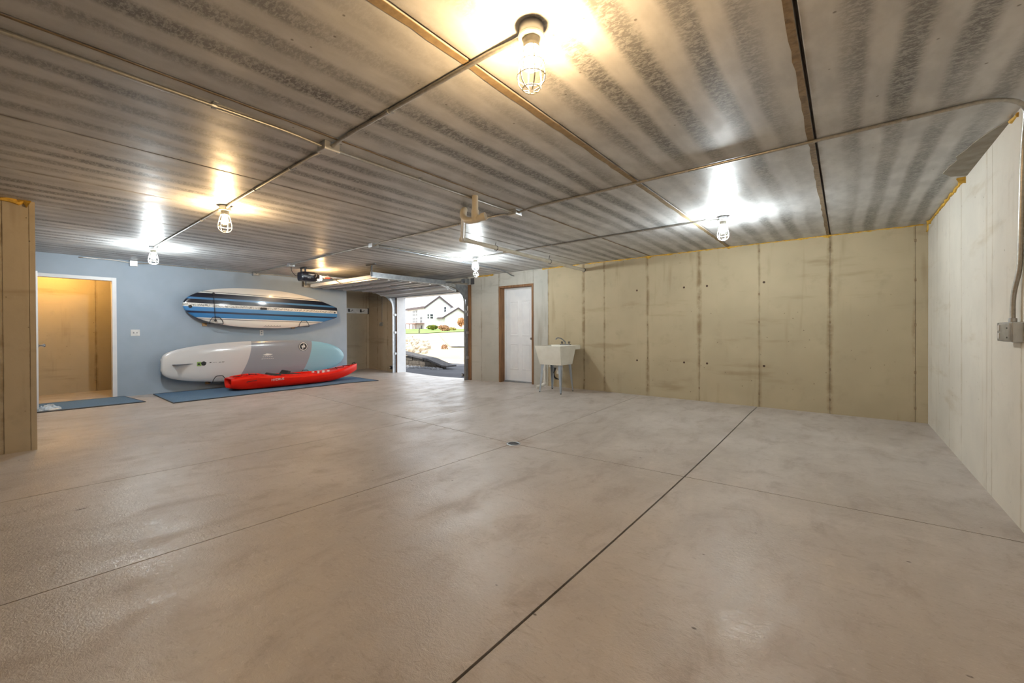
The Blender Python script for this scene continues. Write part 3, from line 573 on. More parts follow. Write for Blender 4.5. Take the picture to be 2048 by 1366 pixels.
# wall racks: wood cleat, steel arm under the board and an upturned loop in front
def rack(y, z, label):
    t = thing('board_rack', label, 'rack', (XL, y, z), 'board racks')
    x1 = -9.705
    obj('cleat', MB().box((XL, y-0.165, z-0.04), (XL+0.04, y-0.09, z+0.02)), WOOD_L, t, bevel=0.003)
    pth = [(XL+0.03, y-0.115, z), (x1-0.02, y-0.115, z), (x1, y-0.115, z+0.01), (x1, y-0.105, z+0.06), (x1, y-0.055, z+0.135), (x1, y+0.055, z+0.135), (x1, y+0.105, z+0.06), (x1, y+0.115, z+0.01), (x1-0.02, y+0.115, z), (XL+0.03, y+0.115, z)]
    obj('arm', MB().tube(fillet(pth, 0.02, 3), 0.007, 8), BLACK, t, smooth=True)
    obj('crossbar', MB().tube([(x1-0.004, y-0.115, z+0.002), (x1-0.004, y+0.115, z+0.002)], 0.006, 8), BLACK, t)
rack(2.66, 1.659-H1(1-(2.66-2.145)/3.04)-0.009, 'black wire rack arm under the striped board, at its round nose end')
rack(4.365, 1.622-H1(1-(4.365-2.145)/3.04)-0.012, 'black wire rack arm under the striped board, at its blunt tail end')
rack(2.705, 0.532-H2((2.705-1.825)/3.54)-0.011, 'black wire rack arm under the white end of the lower board')
rack(4.38, 0.532-H2((4.38-1.825)/3.54)-0.010, 'black wire rack arm under the light blue end of the lower board')

# ------------------------------------------------------------------ rugs
RUG = simple('blue rug pile', (0.135, 0.22, 0.335), (0.105, 0.18, 0.285), 70, 0.95, 0, 0.1, bump=0.6)
BIND = simple('rug binding', (0.03, 0.035, 0.045))
def rug(label, c, mat, h=0.012):
    t = thing('rug', label, 'rug', (sum(p[0] for p in c)/4, sum(p[1] for p in c)/4, fz(c[0][0], c[0][1])), 'blue rugs')
    n = 14; vs = []; fs = []; A, B, C_, D = [Vector((x, y, 0)) for x, y in c]
    for i in range(n+1):
        for j in range(6):
            p = A.lerp(B, i/n).lerp(D.lerp(C_, i/n), j/5); vs.append((p.x, p.y, fz(p.x, p.y)+h))
    for i in range(n):
        for j in range(5): k = i*6+j; fs.append((k, k+6, k+7, k+1))
    m = MB().add(vs, fs)
    per = [0+6*i for i in range(n+1)] + [6*n+j for j in range(1, 6)] + [6*i+5 for i in range(n-1, -1, -1)] + [j for j in range(4, 0, -1)]
    n0 = len(m.v); m.v += [(m.v[k][0], m.v[k][1], m.v[k][2]-h-0.001) for k in per]; m.f += [(per[q], n0+q, n0+(q+1) % len(per), per[(q+1) % len(per)]) for q in range(len(per))]
    obj('pile', m, mat, t)
    obj('binding', MB().tube([Vector(m.v[k])+Vector((0, 0, -h*0.45)) for k in per], 0.010, 6, closed=True), BIND, t)
    return t
rug('long blue rug with dark binding under the red kayak', [(-9.86, 1.72), (-9.72, 5.53), (-8.52, 5.53), (-8.40, 1.71)], RUG)
rug('blue rug with dark binding across the open doorway', [(-9.985, 0.10), (-9.96, 1.335), (-8.93, 1.455), (-8.98, 0.10)], RUG)
t = thing('plastic_wrap', 'crumpled clear plastic wrap lying on the doorway rug', 'plastic', (-9.16, 0.375, 0.012))
m = MB()
for q in range(2):
    vs = []; n = 9
    for i in range(n):
        for j in range(n):
            a = (i/(n-1)-0.5); b = (j/(n-1)-0.5); vs.append((-9.16-0.05*q+a*0.26, 0.37+0.06*q+b*0.22, 0.014+max(0, 0.07*(1-3.4*(a*a+b*b)))*rnd.uniform(0.3, 1.2)))
    m.add(vs, [(i*n+j, (i+1)*n+j, (i+1)*n+j+1, i*n+j+1) for i in range(n-1) for j in range(n-1)])
obj('sheet', m, simple('clear film', (0.62, 0.70, 0.78), (0.4, 0.48, 0.56), 30, 0.2), t)

# ------------------------------------------------------------------ kayak
KAY = (-9.21, 4.0, fz(-9.2, 4.0)+0.013)
RED = simple('red polyethylene', (0.90, 0.016, 0.001), (0.82, 0.012, 0.001), 3, 0.38, 0, 0.3, 0.0)
kt = thing('kayak', 'red sit-on-top kayak lying on the long blue rug', 'kayak', KAY)
def kst(s):
    """station s 0 stern .. 1 bow: y, half width, keel z, gunwale z, deck crown z"""
    y = 2.70+2.68*s
    hw = 0.36*max(0.0, 1-abs((s-0.42)/0.58)**2.5)**0.75 if s > 0.42 else 0.20+0.16*(1-((0.42-s)/0.42)**2.2)
    keel = 0.0+0.20*max(0, (s-0.66)/0.34)**2.0 + 0.05*max(0, (0.10-s)/0.10)**1.5
    gun = 0.235-0.055*math.sin(PI*min(1, max(0, s-0.15)/0.75))+0.075*max(0, (s-0.7)/0.3)**1.4 - 0.03*max(0, (0.12-s)/0.12)
    return y, max(hw, 0.012), keel, gun
rings = []; NS = 40
for i in range(NS+1):
    y, hw, k0, g0 = kst(i/NS); z0 = KAY[2]; x = KAY[0]; r = []
    for a, b in ((-1.0, 1.0), (-1.0, 0.72), (-0.94, 0.36), (-0.78, 0.10), (-0.42, 0.0), (0, 0.015), (0.42, 0.0), (0.78, 0.10), (0.94, 0.36), (1.0, 0.72), (1.0, 1.0), (0.93, 1.06), (0.78, 1.10), (0.4, 1.10), (0, 1.11), (-0.4, 1.10), (-0.78, 1.10), (-0.93, 1.06)):
        zz = k0+(g0-k0)*min(b, 1.0) + max(0, b-1.0)*0.35
        if b > 1.09 and abs(a) < 0.75:
            s_ = i/NS; dip = 0.115 if 0.30 <= s_ <= 0.66 else (0.075 if 0.04 <= s_ <= 0.22 else 0.0); zz -= dip
        r.append((x+a*(1.45 if abs(a) == 0.4 and b > 1.09 else 1.0)*hw, y, z0+zz))
    rings.append(r)
def shrunk(r, k, dy):
    cx_ = KAY[0]; cz_ = sum(p[2] for p in r)/len(r); return [(cx_+(p[0]-cx_)*k, p[1]+dy, cz_+(p[2]-cz_)*k) for p in r]
rim0 = rings[0]; rings = [shrunk(rim0, 0.72, 0.09), shrunk(rim0, 0.84, 0.0)]+rings
obj('hull', MB().loft(rings), RED, kt, smooth=True)
def kdeck(s, a, dz=0.0):
    y, hw, k0, g0 = kst(s); return (KAY[0]+a*hw, y, KAY[2]+g0+0.038+dz)
cw = [kdeck(0.30+0.36*k/12, 0.62*math.sin(PI*k/12)**0.4+0.05) for k in range(13)] + [kdeck(0.66-0.36*k/12, -0.62*math.sin(PI*k/12)**0.4-0.05) for k in range(13)]
obj('cockpit_rim', MB().tube(cw, 0.016, 8, closed=True), RED, kt, smooth=True)
tw = [kdeck(0.03+0.20*k/8, 0.6, 0) for k in range(9)] + [kdeck(0.23-0.20*k/8, -0.6, 0) for k in range(9)]
obj('tank_well_rim', MB().tube(tw, 0.014, 8, closed=True), RED, kt, smooth=True)
st = obj('seat_pad', MB().box((KAY[0]-0.20, 3.62, KAY[2]+0.095), (KAY[0]+0.20, 4.0, KAY[2]+0.235)), RUBBER, kt, bevel=0.015)
sb = MB().hull8([(KAY[0]-0.21, 3.60, KAY[2]+0.10), (KAY[0]+0.21, 3.60, KAY[2]+0.10), (KAY[0]+0.21, 3.66, KAY[2]+0.10), (KAY[0]-0.21, 3.66, KAY[2]+0.10), (KAY[0]-0.17, 3.74, KAY[2]+0.315), (KAY[0]+0.17, 3.74, KAY[2]+0.315), (KAY[0]+0.17, 3.80, KAY[2]+0.30), (KAY[0]-0.17, 3.80, KAY[2]+0.30)])
obj('seat_back', sb, RUBBER, kt, bevel=0.015)
obj('seat_flap', MB().hull8([(KAY[0]-0.19, 3.40, KAY[2]+0.235), (KAY[0]+0.19, 3.40, KAY[2]+0.235), (KAY[0]+0.19, 3.60, KAY[2]+0.235), (KAY[0]-0.19, 3.60, KAY[2]+0.235), (KAY[0]-0.16, 3.43, KAY[2]+0.285), (KAY[0]+0.16, 3.43, KAY[2]+0.275), (KAY[0]+0.17, 3.60, KAY[2]+0.25), (KAY[0]-0.17, 3.60, KAY[2]+0.25)]), RUBBER, kt, bevel=0.012)
for k in range(4): obj('foot_brace', MB().box((KAY[0]+0.16, 4.22+k*0.115, KAY[2]+0.09), (KAY[0]+0.20, 4.265+k*0.115, KAY[2]+0.262)), DWHITE, kt, bevel=0.006)
for s0, s1 in ((0.05, 0.20), (0.76, 0.95)):
    obj('deck_cord', MB().tube([kdeck(s0+(s1-s0)*k/6, 0.55*(1 if k % 2 else -1), 0.006) for k in range(7)], 0.006, 6), RUBBER, kt)
obj('bow_handle', MB().tube([kdeck(0.955, 0.0, 0.0), kdeck(0.96, 0.0, 0.03), kdeck(0.985, 0, 0.03), kdeck(0.99, 0, 0.0)], 0.008, 8), RUBBER, kt, smooth=True)
obj('side_strap', MB().tube([(KAY[0]+0.275, 2.93, KAY[2]+0.165), (KAY[0]+0.305, 3.0, KAY[2]+0.18), (KAY[0]+0.322, 3.09, KAY[2]+0.188)], 0.006, 6), RUBBER, kt)
obj('lettering', text_mb('HYDRUS', 0.062, (KAY[0]+0.354, 3.34, KAY[2]+0.150), (0.03, 1, 0.03), (-0.02, 0, 1)), DWHITE, kt)

# ------------------------------------------------------------------ blue wall and alcove fittings
t = thing('light_switch', 'double white switch plate on the blue wall beside the doorway', 'switch', (XL, 1.50, 1.137))
obj('plate', MB().box((XL, 1.438, 1.080), (XL+0.006, 1.563, 1.195)), PLASTIC, t, bevel=0.003)
for y in (1.478, 1.523): obj('toggle', MB().box((XL+0.005, y-0.008, 1.126), (XL+0.012, y+0.008, 1.150)), GALV_D, t)
t = thing('wall_outlet', 'white duplex outlet plate between the two paddleboards', 'outlet', (XL, 3.577, 1.12))
obj('plate', MB().box((XL, 3.540, 1.062), (XL+0.006, 3.614, 1.180)), PLASTIC, t, bevel=0.003)
for z in (1.098, 1.146): obj('receptacle', MB().box((XL+0.005, 3.562, z-0.015), (XL+0.009, 3.592, z+0.015)), GALV_D, t, bevel=0.003)
t = thing('coat_rack', 'white board with black coat hooks on the tan foundation wall', 'coat rack', (XF, 6.6, 1.745))
obj('board', MB().box((XF, 5.70, 1.672), (XF+0.022, 7.03, 1.825)), PLASTIC, t, bevel=0.002)
obj('end_cap', MB().box((XF, 7.03, 1.660), (XF+0.028, 7.062, 1.838)), BLACK, t)
for y in (5.98, 6.42, 6.80):
    hb = obj('hook', MB().box((XF+0.021, y-0.03, 1.71), (XF+0.035, y+0.02, 1.80)), BLACK, t, bevel=0.006)
    obj('prong', MB().tube(fillet([(XF+0.03, y, 1.745), (XF+0.075, y+0.015, 1.725), (XF+0.10, y+0.05, 1.74), (XF+0.105, y+0.065, 1.775)], 0.02, 3), 0.007, 6), BLACK, hb)
t = thing('wall_control_box', 'steel box with a white button on the tan wall beside the garage door', 'switch', (-10.71, YB, 1.35))
obj('body', MB().box((-10.765, YB-0.045, 1.292), (-10.660, YB, 1.408)), GALV, t, bevel=0.004)
obj('button', MB().box((-10.81, YB-0.022, 1.312), (-10.765, YB, 1.390)), PLASTIC, t, bevel=0.004)
obj('cable', MB().tube([(-10.70, YB-0.010, 1.405), (-10.69, YB-0.008, 1.9), (-10.69, YB-0.008, 2.43)], 0.006, 6), GALV_D, t)

# ------------------------------------------------------------------ utility sink
sz = fz(-4.2, 6.6)
t = thing('utility_sink', 'cream plastic utility sink on four tapered steel legs', 'sink', (-4.22, 6.66, sz))
x0, x1, y0, y1, zt, zb = -4.535, -3.965, 6.285, 6.945, 0.862, 0.512
o_t = [(x0, y0, zt), (x1, y0, zt), (x1, y1, zt), (x0, y1, zt)]
o_m = [(x0+0.004, y0+0.004, zt-0.06), (x1-0.004, y0+0.004, zt-0.06), (x1-0.004, y1-0.10, zt-0.06), (x0+0.004, y1-0.10, zt-0.06)]
o_b = [(x0+0.07, y0+0.07, zb), (x1-0.035, y0+0.07, zb), (x1-0.035, y1-0.19, zb), (x0+0.07, y1-0.19, zb)]
i_t = [(x0+0.022, y0+0.022, zt), (x1-0.022, y0+0.022, zt), (x1-0.022, y1-0.13, zt), (x0+0.022, y1-0.13, zt)]
i_b = [(x0+0.09, y0+0.09, zb+0.03), (x1-0.06, y0+0.09, zb+0.03), (x1-0.06, y1-0.21, zb+0.03), (x0+0.09, y1-0.21, zb+0.03)]
m = MB().loft([[(x0+0.01, y0+0.01, zt-0.055), (x1-0.01, y0+0.01, zt-0.055), (x1-0.01, y1-0.11, zt-0.055), (x0+0.01, y1-0.11, zt-0.055)], o_b], caps=False)
m.add(o_b, [(3, 2, 1, 0)]); m.loft([i_t, i_b], caps=False); m.add(i_b, [(0, 1, 2, 3)])
m.loft([[(x0, y0, zt), (x1, y0, zt), (x1, y1-0.11, zt), (x0, y1-0.11, zt)], [(x0+0.01, y0+0.01, zt-0.055), (x1-0.01, y0+0.01, zt-0.055), (x1-0.01, y1-0.11, zt-0.055), (x0+0.01, y1-0.11, zt-0.055)]], caps=False)
m.loft([[(x0, y0, zt), (x1, y0, zt), (x1, y1-0.11, zt), (x0, y1-0.11, zt)], i_t], caps=False)
obj('tub', m, CREAM, t)
obj('deck_shelf', MB().box((x0, y1-0.13, zt-0.075), (x1, y1+0.06, zt+0.004)), CREAM, t, bevel=0.008)
for lx, ly, sx, sy in ((x0+0.10, y0+0.10, -1, -1), (x1-0.06, y0+0.10, 1, -1), (x0+0.10, y1-0.22, -1, 1), (x1-0.06, y1-0.22, 1, 1)):
    w = 0.062; fx_, fy_ = lx+sx*0.035, ly+sy*0.05; zf = fz(fx_, fy_)
    m = MB()
    m.hull8([(fx_, fy_, zf), (fx_-sx*0.022, fy_, zf), (fx_-sx*0.022, fy_-sy*0.004, zf), (fx_, fy_-sy*0.004, zf), (lx+sx*0.012, ly+sy*0.012, zb+0.004), (lx+sx*0.012-sx*w, ly+sy*0.012, zb+0.004), (lx+sx*0.012-sx*w, ly+sy*0.008, zb+0.004), (lx+sx*0.012, ly+sy*0.008, zb+0.004)])
    m.hull8([(fx_, fy_, zf), (fx_, fy_-sy*0.022, zf), (fx_-sx*0.004, fy_-sy*0.022, zf), (fx_-sx*0.004, fy_, zf), (lx+sx*0.012, ly+sy*0.012, zb+0.004), (lx+sx*0.012, ly+sy*0.012-sy*w, zb+0.004), (lx+sx*0.008, ly+sy*0.012-sy*w, zb+0.004), (lx+sx*0.008, ly+sy*0.012, zb+0.004)])
    obj('leg', m, simple('leg steel', (0.42, 0.47, 0.53), (0.36, 0.41, 0.47), 8, 0.4, 0.3) if 'leg steel' not in bpy.data.materials else bpy.data.materials['leg steel'], t)
    obj('foot', MB().lathe((fx_-sx*0.008, fy_-sy*0.008, zf), [(0.014, 0), (0.014, 0.012), (0.008, 0.018)], 10), RUBBER, t)
fc = obj('faucet', MB().box((-4.34, 6.86, zt+0.003), (-4.12, 6.92, zt+0.022)), CHROME, t, bevel=0.006)
obj('spout', MB().tube(fillet([(-4.23, 6.89, zt+0.02), (-4.23, 6.885, zt+0.06), (-4.27, 6.79, zt+0.135), (-4.30, 6.70, zt+0.145), (-4.31, 6.665, zt+0.115)], 0.04, 4), [0.015]*2+[0.012]*17, 10), GALV_D, fc, smooth=True)
for hx in (-4.31, -4.15): obj('handle', MB().lathe((hx, 6.89, zt+0.02), [(0.014, 0), (0.013, 0.02), (0.024, 0.03), (0.024, 0.05), (0.012, 0.056)], 12), CHROME, fc, smooth=True)
obj('tail_pipe', MB().lathe((-4.20, 6.55, 0.33), [(0.016, 0.0), (0.02, 0.01), (0.02, 0.06), (0.027, 0.065), (0.027, 0.10), (0.02, 0.105), (0.02, 0.19)], 14), PVC_W, t, smooth=True)
obj('waste_pipe', MB().tube(fillet([(-4.20, 6.55, 0.44), (-4.24, 6.62, 0.46), (-4.45, 6.80, 0.44), (-4.60, 6.90, 0.43)], 0.05, 4), 0.022, 12), PVC_W, t, smooth=True)
obj('hose', MB().tube(fillet([(-4.31, 6.90, zt-0.06), (-4.33, 6.88, 0.6), (-4.44, 6.78, 0.36), (-4.47, 6.86, 0.22), (-4.50, 7.05, 0.16)], 0.1, 5), 0.011, 8), RUBBER, t, smooth=True)
obj('hose', MB().tube(fillet([(-4.15, 6.90, zt-0.06), (-4.20, 6.88, 0.6), (-4.36, 6.70, 0.40), (-4.46, 6.80, 0.25), (-4.55, 7.05, 0.16)], 0.1, 5), 0.011, 8), RUBBER, t, smooth=True)
t = thing('standpipe', 'white plastic standpipe with elbow between door and sink', 'pipe', (-4.66, 6.75, sz))
obj('riser', MB().cyl((-4.655, 6.80, sz+0.12), (-4.655, 6.80, 0.62), 0.028, 14), PVC_W, t, smooth=True)
obj('tee', MB().lathe((-4.655, 6.80, 0.56), [(0.034, 0.0), (0.034, 0.09), (0.028, 0.10), (0.018, 0.12), (0.014, 0.12)], 14), PVC_W, t, smooth=True)
obj('coupling', MB().cyl((-4.655, 6.80, 0.36), (-4.655, 6.80, 0.43), 0.034, 14), PVC_W, t, smooth=True)
obj('elbow', MB().tube(fillet([(-4.655, 6.80, sz+0.16), (-4.655, 6.80, sz+0.09), (-4.69, 6.72, sz+0.055), (-4.74, 6.62, sz+0.034)], 0.05, 4), 0.032, 14), PVC_W, t, smooth=True)

# ------------------------------------------------------------------ garage door, tracks, springs, opener
ZT = 2.205
gd = thing('garage_door', 'white sectional garage door rolled open under the ceiling', 'garage door', (-8.525, 4.62, ZT))
DWH = simple('door steel white', (0.80, 0.82, 0.83), (0.75, 0.775, 0.79), 3, 0.32)
secs = [((4.62, ZT), (5.15, ZT)), ((5.155, ZT), (5.68, ZT)), ((5.685, ZT), (6.21, ZT)), ((6.215, ZT-0.002), (6.735, ZT-0.135))]
prof = [(0.0, 0.0), (0.03, 0.0), (0.045, 0.038), (0.13, 0.044), (0.215, 0.038), (0.235, 0.004), (0.29, 0.004), (0.31, 0.038), (0.395, 0.044), (0.48, 0.038), (0.495, 0.0), (0.525, 0.0)]
for (a, b) in secs:
    A = Vector((0, a[0], a[1])); B = Vector((0, b[0], b[1])); u = (B-A).normalized(); n = Vector((0, -u.z, u.y)) if u.y > 0 else Vector((0, 0, 1)); L = (B-A).length
    pl = [A+u*min(p*L/0.525, L)+n*q for p, q in prof] + [B+n*0.05, A+n*0.05]
    so = obj('section', MB().prism([(GX0+0.03, p.y, p.z) for p in pl], (GX1-GX0-0.06, 0, 0)), DWH, gd)
    for fr, w, mt in ((0.06, 0.05, GALV), (0.50, 0.05, DWH)):
        c0 = A+u*L*fr; ht = -n*0.030; obj('strut', MB().hull8([(GX0+0.05, *(c0+ht)[1:]), (GX1-0.05, *(c0+ht)[1:]), (GX1-0.05, *(c0+u*w+ht)[1:]), (GX0+0.05, *(c0+u*w+ht)[1:]), (GX0+0.05, *(c0+n*0.03)[1:]), (GX1-0.05, *(c0+n*0.03)[1:]), (GX1-0.05, *(c0+u*w+n*0.03)[1:]), (GX0+0.05, *(c0+u*w+n*0.03)[1:])]), mt, so)
    for X in (GX0+0.03, GX1-0.09): obj('end_stile', MB().box((X, min(a[0], b[0])+0.005, a[1]-0.004 if a[1] == b[1] else b[1]-0.004), (X+0.06, max(a[0], b[0])-0.005, a[1]+0.02 if a[1] == b[1] else b[1]+0.01)) if a[1] == b[1] else MB().hull8([(X, a[0], a[1]-0.004), (X+0.06, a[0], a[1]-0.004), (X+0.06, b[0], b[1]-0.004), (X, b[0], b[1]-0.004), (X, a[0], a[1]+0.02), (X+0.06, a[0], a[1]+0.02), (X+0.06, b[0], b[1]+0.02), (X, b[0], b[1]+0.02)]), DWH, so)
    for X in (GX0+0.015, GX1-0.015): obj('roller', MB().tube([(X-0.02, a[0]+0.03, a[1]+0.012), (X+0.02, a[0]+0.03, a[1]+0.012)], 0.022, 12), GALV, so)
    for X in (GX0+0.06, -8.9, -8.15, GX1-0.06): obj('hinge', MB().box((X-0.025, b[0]-0.045, b[1]-0.012), (X+0.025, b[0]+0.03, b[1]+0.0)), GALV, so)
obj('top_strut', MB().prism([(GX0+0.03, 4.605, ZT-0.01), (GX0+0.03, 4.605, ZT+0.06), (GX0+0.03, 4.622, ZT+0.06), (GX0+0.03, 4.622, ZT-0.01)], (GX1-GX0-0.06, 0, 0)), DWH, gd)
obj('bottom_seal', MB().tube([(GX0+0.04, 6.745, ZT-0.138), (GX1-0.04, 6.745, ZT-0.138)], 0.018, 8), GALV_D, gd)
def sweep_yz(path, x0, x1, hgt):
    """flat strip following a path in the YZ plane: faces sideways, hgt tall"""
    P = [Vector((0, y, z)) for y, z in path]; rings = []
    for i, p in enumerate(P):
        u = (P[min(i+1, len(P)-1)]-P[max(i-1, 0)]).normalized(); n = Vector((0, -u.z, u.y))*hgt*0.5
        rings.append([(x0, p.y-n.y, p.z-n.z), (x1, p.y-n.y, p.z-n.z), (x1, p.y+n.y, p.z+n.z), (x0, p.y+n.y, p.z+n.z)])
    return MB().loft(rings)
arc = [(6.52+0.44*math.sin(a), ZT+0.012-0.44+0.44*math.cos(a)) for a in [PI/2*k/10 for k in range(11)]]
for X, s, lab in ((GX1+0.035, 1, 'galvanised garage door track beside the grey concrete pier'), (GX0-0.035, -1, 'galvanised garage door track beside the tan alcove wall')):
    t = thing('door_track', lab, 'track', (X, 7.0, fz(X, 7.0)), 'garage door tracks')
    zf = fz(X, 6.95)
    path = [(4.46, ZT+0.012), (5.5, ZT+0.012)] + arc + [(6.96, 1.0), (6.96, zf)]
    obj('rail', sweep_yz(path, X-0.003, X+0.003, 0.052), GALV, t)
    hz = [p for p in path if p[1] > ZT-0.05]
    m = MB().loft([[(X+d, y, z+e2) for d, e2 in ((0, 0.022), (-s*0.03, 0.022), (-s*0.03, 0.027), (0, 0.027))] for y, z in hz]); m.loft([[(X+d, y, z+e2) for d, e2 in ((0, -0.027), (-s*0.03, -0.027), (-s*0.03, -0.022), (0, -0.022))] for y, z in hz])
    obj('rail_lip', m, GALV, t)
    obj('angle_brace', MB().box((X+s*0.004, 4.44, ZT+0.0), (X+s*0.010, 6.35, ZT+0.085)), GALV_D, t)
    obj('wall_angle', MB().box((X-0.03, YB-0.006, zf), (X+0.045, YB, 2.36)).box((X+s*0.006, YB-0.105, zf), (X+s*0.011, YB, 2.10)), GALV_D, t)
    obj('flag_bracket', MB().prism([(X+s*0.008, YB-0.004, 1.78), (X+s*0.008, YB-0.10, 1.88), (X+s*0.008, YB-0.42, 2.15), (X+s*0.008, YB-0.42, 2.24), (X+s*0.008, YB-0.004, 2.24)], (s*0.004, 0, 0)), GALV_D, t)
    for z in (0.5, 1.1, 1.6): obj('jamb_bracket', MB().box((X-0.004, 6.985, z-0.03), (X+0.03, YB, z+0.03)), GALV, t)
    if s > 0: obj('warning_label', MB().box((X+0.0125, YB-0.06, 1.50), (X+0.0135, YB-0.012, 1.74)) , PLASTIC, t)
    hg = obj('ceiling_hanger', MB().box((X-0.016, 4.45, ZT+0.0), (X+0.016, 4.475, H-0.004)), BLACK, t)
    obj('hanger_plate', MB().box((X-0.15, 4.435, H-0.022), (X+0.15, 4.475, H)), BLACK, hg)
    t2 = thing('door_sensor', ('small safety sensor low on the track beside the grey pier' if s > 0 else 'small safety sensor low on the tan alcove wall'), 'sensor', (X-s*0.05, 6.97, zf+0.12), 'garage door sensors')
    obj('bracket', MB().box((X-0.005, 6.94, zf+0.06), (X+0.005, 7.0, zf+0.19)) if s > 0 else MB().box((X-0.30, YB-0.01, zf+0.06), (X-0.20, YB, zf+0.19)), GALV, t2)
    xs = X-0.09 if s > 0 else X-0.28
    yy = 6.95 if s > 0 else YB-0.045
    obj('eye', MB().box((xs, yy-0.02, zf+0.085), (xs+0.088, yy+0.036, zf+0.165)), BLACK, t2, bevel=0.012)
    obj('lens', MB().tube([(xs+0.025, yy-0.018, zf+0.125), (xs+0.025, yy-0.024, zf+0.125)], 0.018, 12), PLASTIC, t2)
ts = thing('torsion_spring', 'torsion spring shaft above the open garage door', 'spring', (-8.525, 6.97, 2.345))
obj('shaft', MB().cyl((GX0-0.08, 6.97, 2.345), (GX1+0.08, 6.97, 2.345), 0.013, 10), GALV, ts)
for X in (GX0+0.02, GX1-0.02): obj('cable_drum', MB().tube([(X-0.03, 6.97, 2.345), (X-0.028, 6.97, 2.345), (X+0.028, 6.97, 2.345), (X+0.03, 6.97, 2.345)], [0.03, 0.055, 0.055, 0.03], 16), GALV_D, ts)
for X in (-9.2, -8.1): obj('spring', MB().tube([(X+0.55*k/180, 6.97+0.028*math.cos(k*0.9), 2.345+0.028*math.sin(k*0.9)) for k in range(181)], 0.004, 5), GALV_D, ts)
obj('end_plate', MB().box((GX1+0.07, 6.93, 2.29), (GX1+0.078, YB, 2.40)), GALV, ts); obj('end_plate', MB().box((GX0-0.078, 6.93, 2.29), (GX0-0.07, YB, 2.40)), GALV, ts); obj('centre_bracket', MB().box((-8.62, 6.95, 2.29), (-8.55, YB-0.002, 2.40)), GALV, ts)
tag(obj('pocket_plate', MB().box((-7.005, YB-0.008, 2.258), (-6.885, YB+0.002, 2.405)), BLACK, org=(-6.945, YB, 2.26)), 'dark square plate on the grey pier above the track', 'plate')
tag(obj('trim_2', MB().box((GX1, YB-0.028, -0.07), (GX1+0.135, YB, 2.25)), WOOD, bevel=0.003), 'brown wood jamb board beside the garage opening at the grey pier', 'trim', kind='structure')
tag(obj('trim_3', MB().box((GX0-0.11, YB-0.028, -0.07), (GX0, YB, 2.25)), WOOD, bevel=0.003), 'brown wood jamb board beside the garage opening at the alcove', 'trim', kind='structure')
rv = MB().box((GX0-0.005, YB-0.03, -0.10), (GX0+0.012, YO+0.01, GZ)).box((GX1-0.012, YB-0.03, -0.10), (GX1+0.005, YO+0.01, GZ)).box((GX0, YB-0.03, GZ-0.012), (GX1, YO+0.01, GZ+0.005))
tag(obj('trim_4', rv, WHITE), 'white lining of the garage opening', 'trim', kind='structure')
op = thing('door_opener', 'black garage door opener with a lit lamp hanging from the ceiling', 'opener', (-8.5, 3.93, H))
m = MB(); sect = []
for y, w, z0, z1 in ((3.74, 0.10, 2.185, 2.335), (3.76, 0.125, 2.172, 2.345), (3.98, 0.13, 2.165, 2.345), (4.08, 0.12, 2.185, 2.335), (4.13, 0.09, 2.21, 2.315)):
    sect.append([(-8.5+w*a, y, z0+(z1-z0)*b) for a, b in ((-1, 0.25), (-0.8, 0), (0.8, 0), (1, 0.25), (1, 0.8), (0.85, 1), (-0.85, 1), (-1, 0.8))])
obj('housing', m.loft(sect), simple('opener shell', (0.012, 0.013, 0.03), None, 10, 0.3), op, smooth=True)
obj('lamp_lens', MB().loft([[(-8.5+w*a, y, 2.245+hh*b) for a, b in ((-1, -1), (1, -1), (1, 1), (-1, 1))] for y, w, hh in ((4.05, 0.122, 0.050), (4.13, 0.10, 0.048), (4.17, 0.06, 0.03))]), LENS, op, smooth=True)
for sx in (-0.09, 0.09): obj('hanger', MB().box((-8.5+sx-0.012, 3.80, 2.34), (-8.5+sx+0.012, 3.825, H)), BLACK, op)
obj('hanger', MB().box((-8.60, 3.79, H-0.02), (-8.40, 3.835, H)), BLACK, op)
obj('rail', MB().box((-8.515, 4.10, 2.275), (-8.485, 6.98, 2.305)), GALV, op)
obj('header_bracket', MB().box((-8.53, 6.96, 2.262), (-8.47, YB, 2.306)), GALV, op)
obj('door_arm', MB().tube(fillet([(-8.5, 4.30, 2.315), (-8.49, 4.42, 2.275), (-8.48, 4.63, 2.17)], 0.08, 4), 0.012, 8), GALV, op, smooth=True)
obj('trolley', MB().box((-8.525, 4.24, 2.262), (-8.475, 4.36, 2.282)), simple('red trolley', (0.5, 0.06, 0.04)), op)
obj('antenna', MB().box((-8.385, 3.80, 2.065), (-8.37, 3.815, 2.18)), BLACK, op)
xf = -8.5+0.1305
for z, ya, yb in ((2.300, 3.86, 3.98), (2.288, 3.90, 3.96), (2.225, 3.84, 3.88), (2.225, 3.89, 3.90)): obj('shell_marking', MB().box((xf-0.002, ya, z-0.006), (xf+0.001, yb, z+0.006)), DWHITE, op)
obj('shell_marking', MB().tube([(xf, 3.99+0.03*math.cos(a), 2.285+0.035*math.sin(a)) for a in [-1.3+2.6*k/8 for k in range(9)]], 0.003, 5), DWHITE, op)
tag(obj('power_cord', MB().tube(fillet([(J4[0]-0.02, J4[1]+0.01, H-0.06), (J4[0]-0.02, J4[1]+0.02, 2.30), (-8.24, 3.55, 2.22), (-8.33, 3.68, 2.25), (-8.42, 3.75, 2.27)], 0.10, 6), 0.006, 6), RUBBER, org=(J4[0], J4[1], H-0.06), smooth=True), 'black power cord looping from outlet box to opener', 'cord')

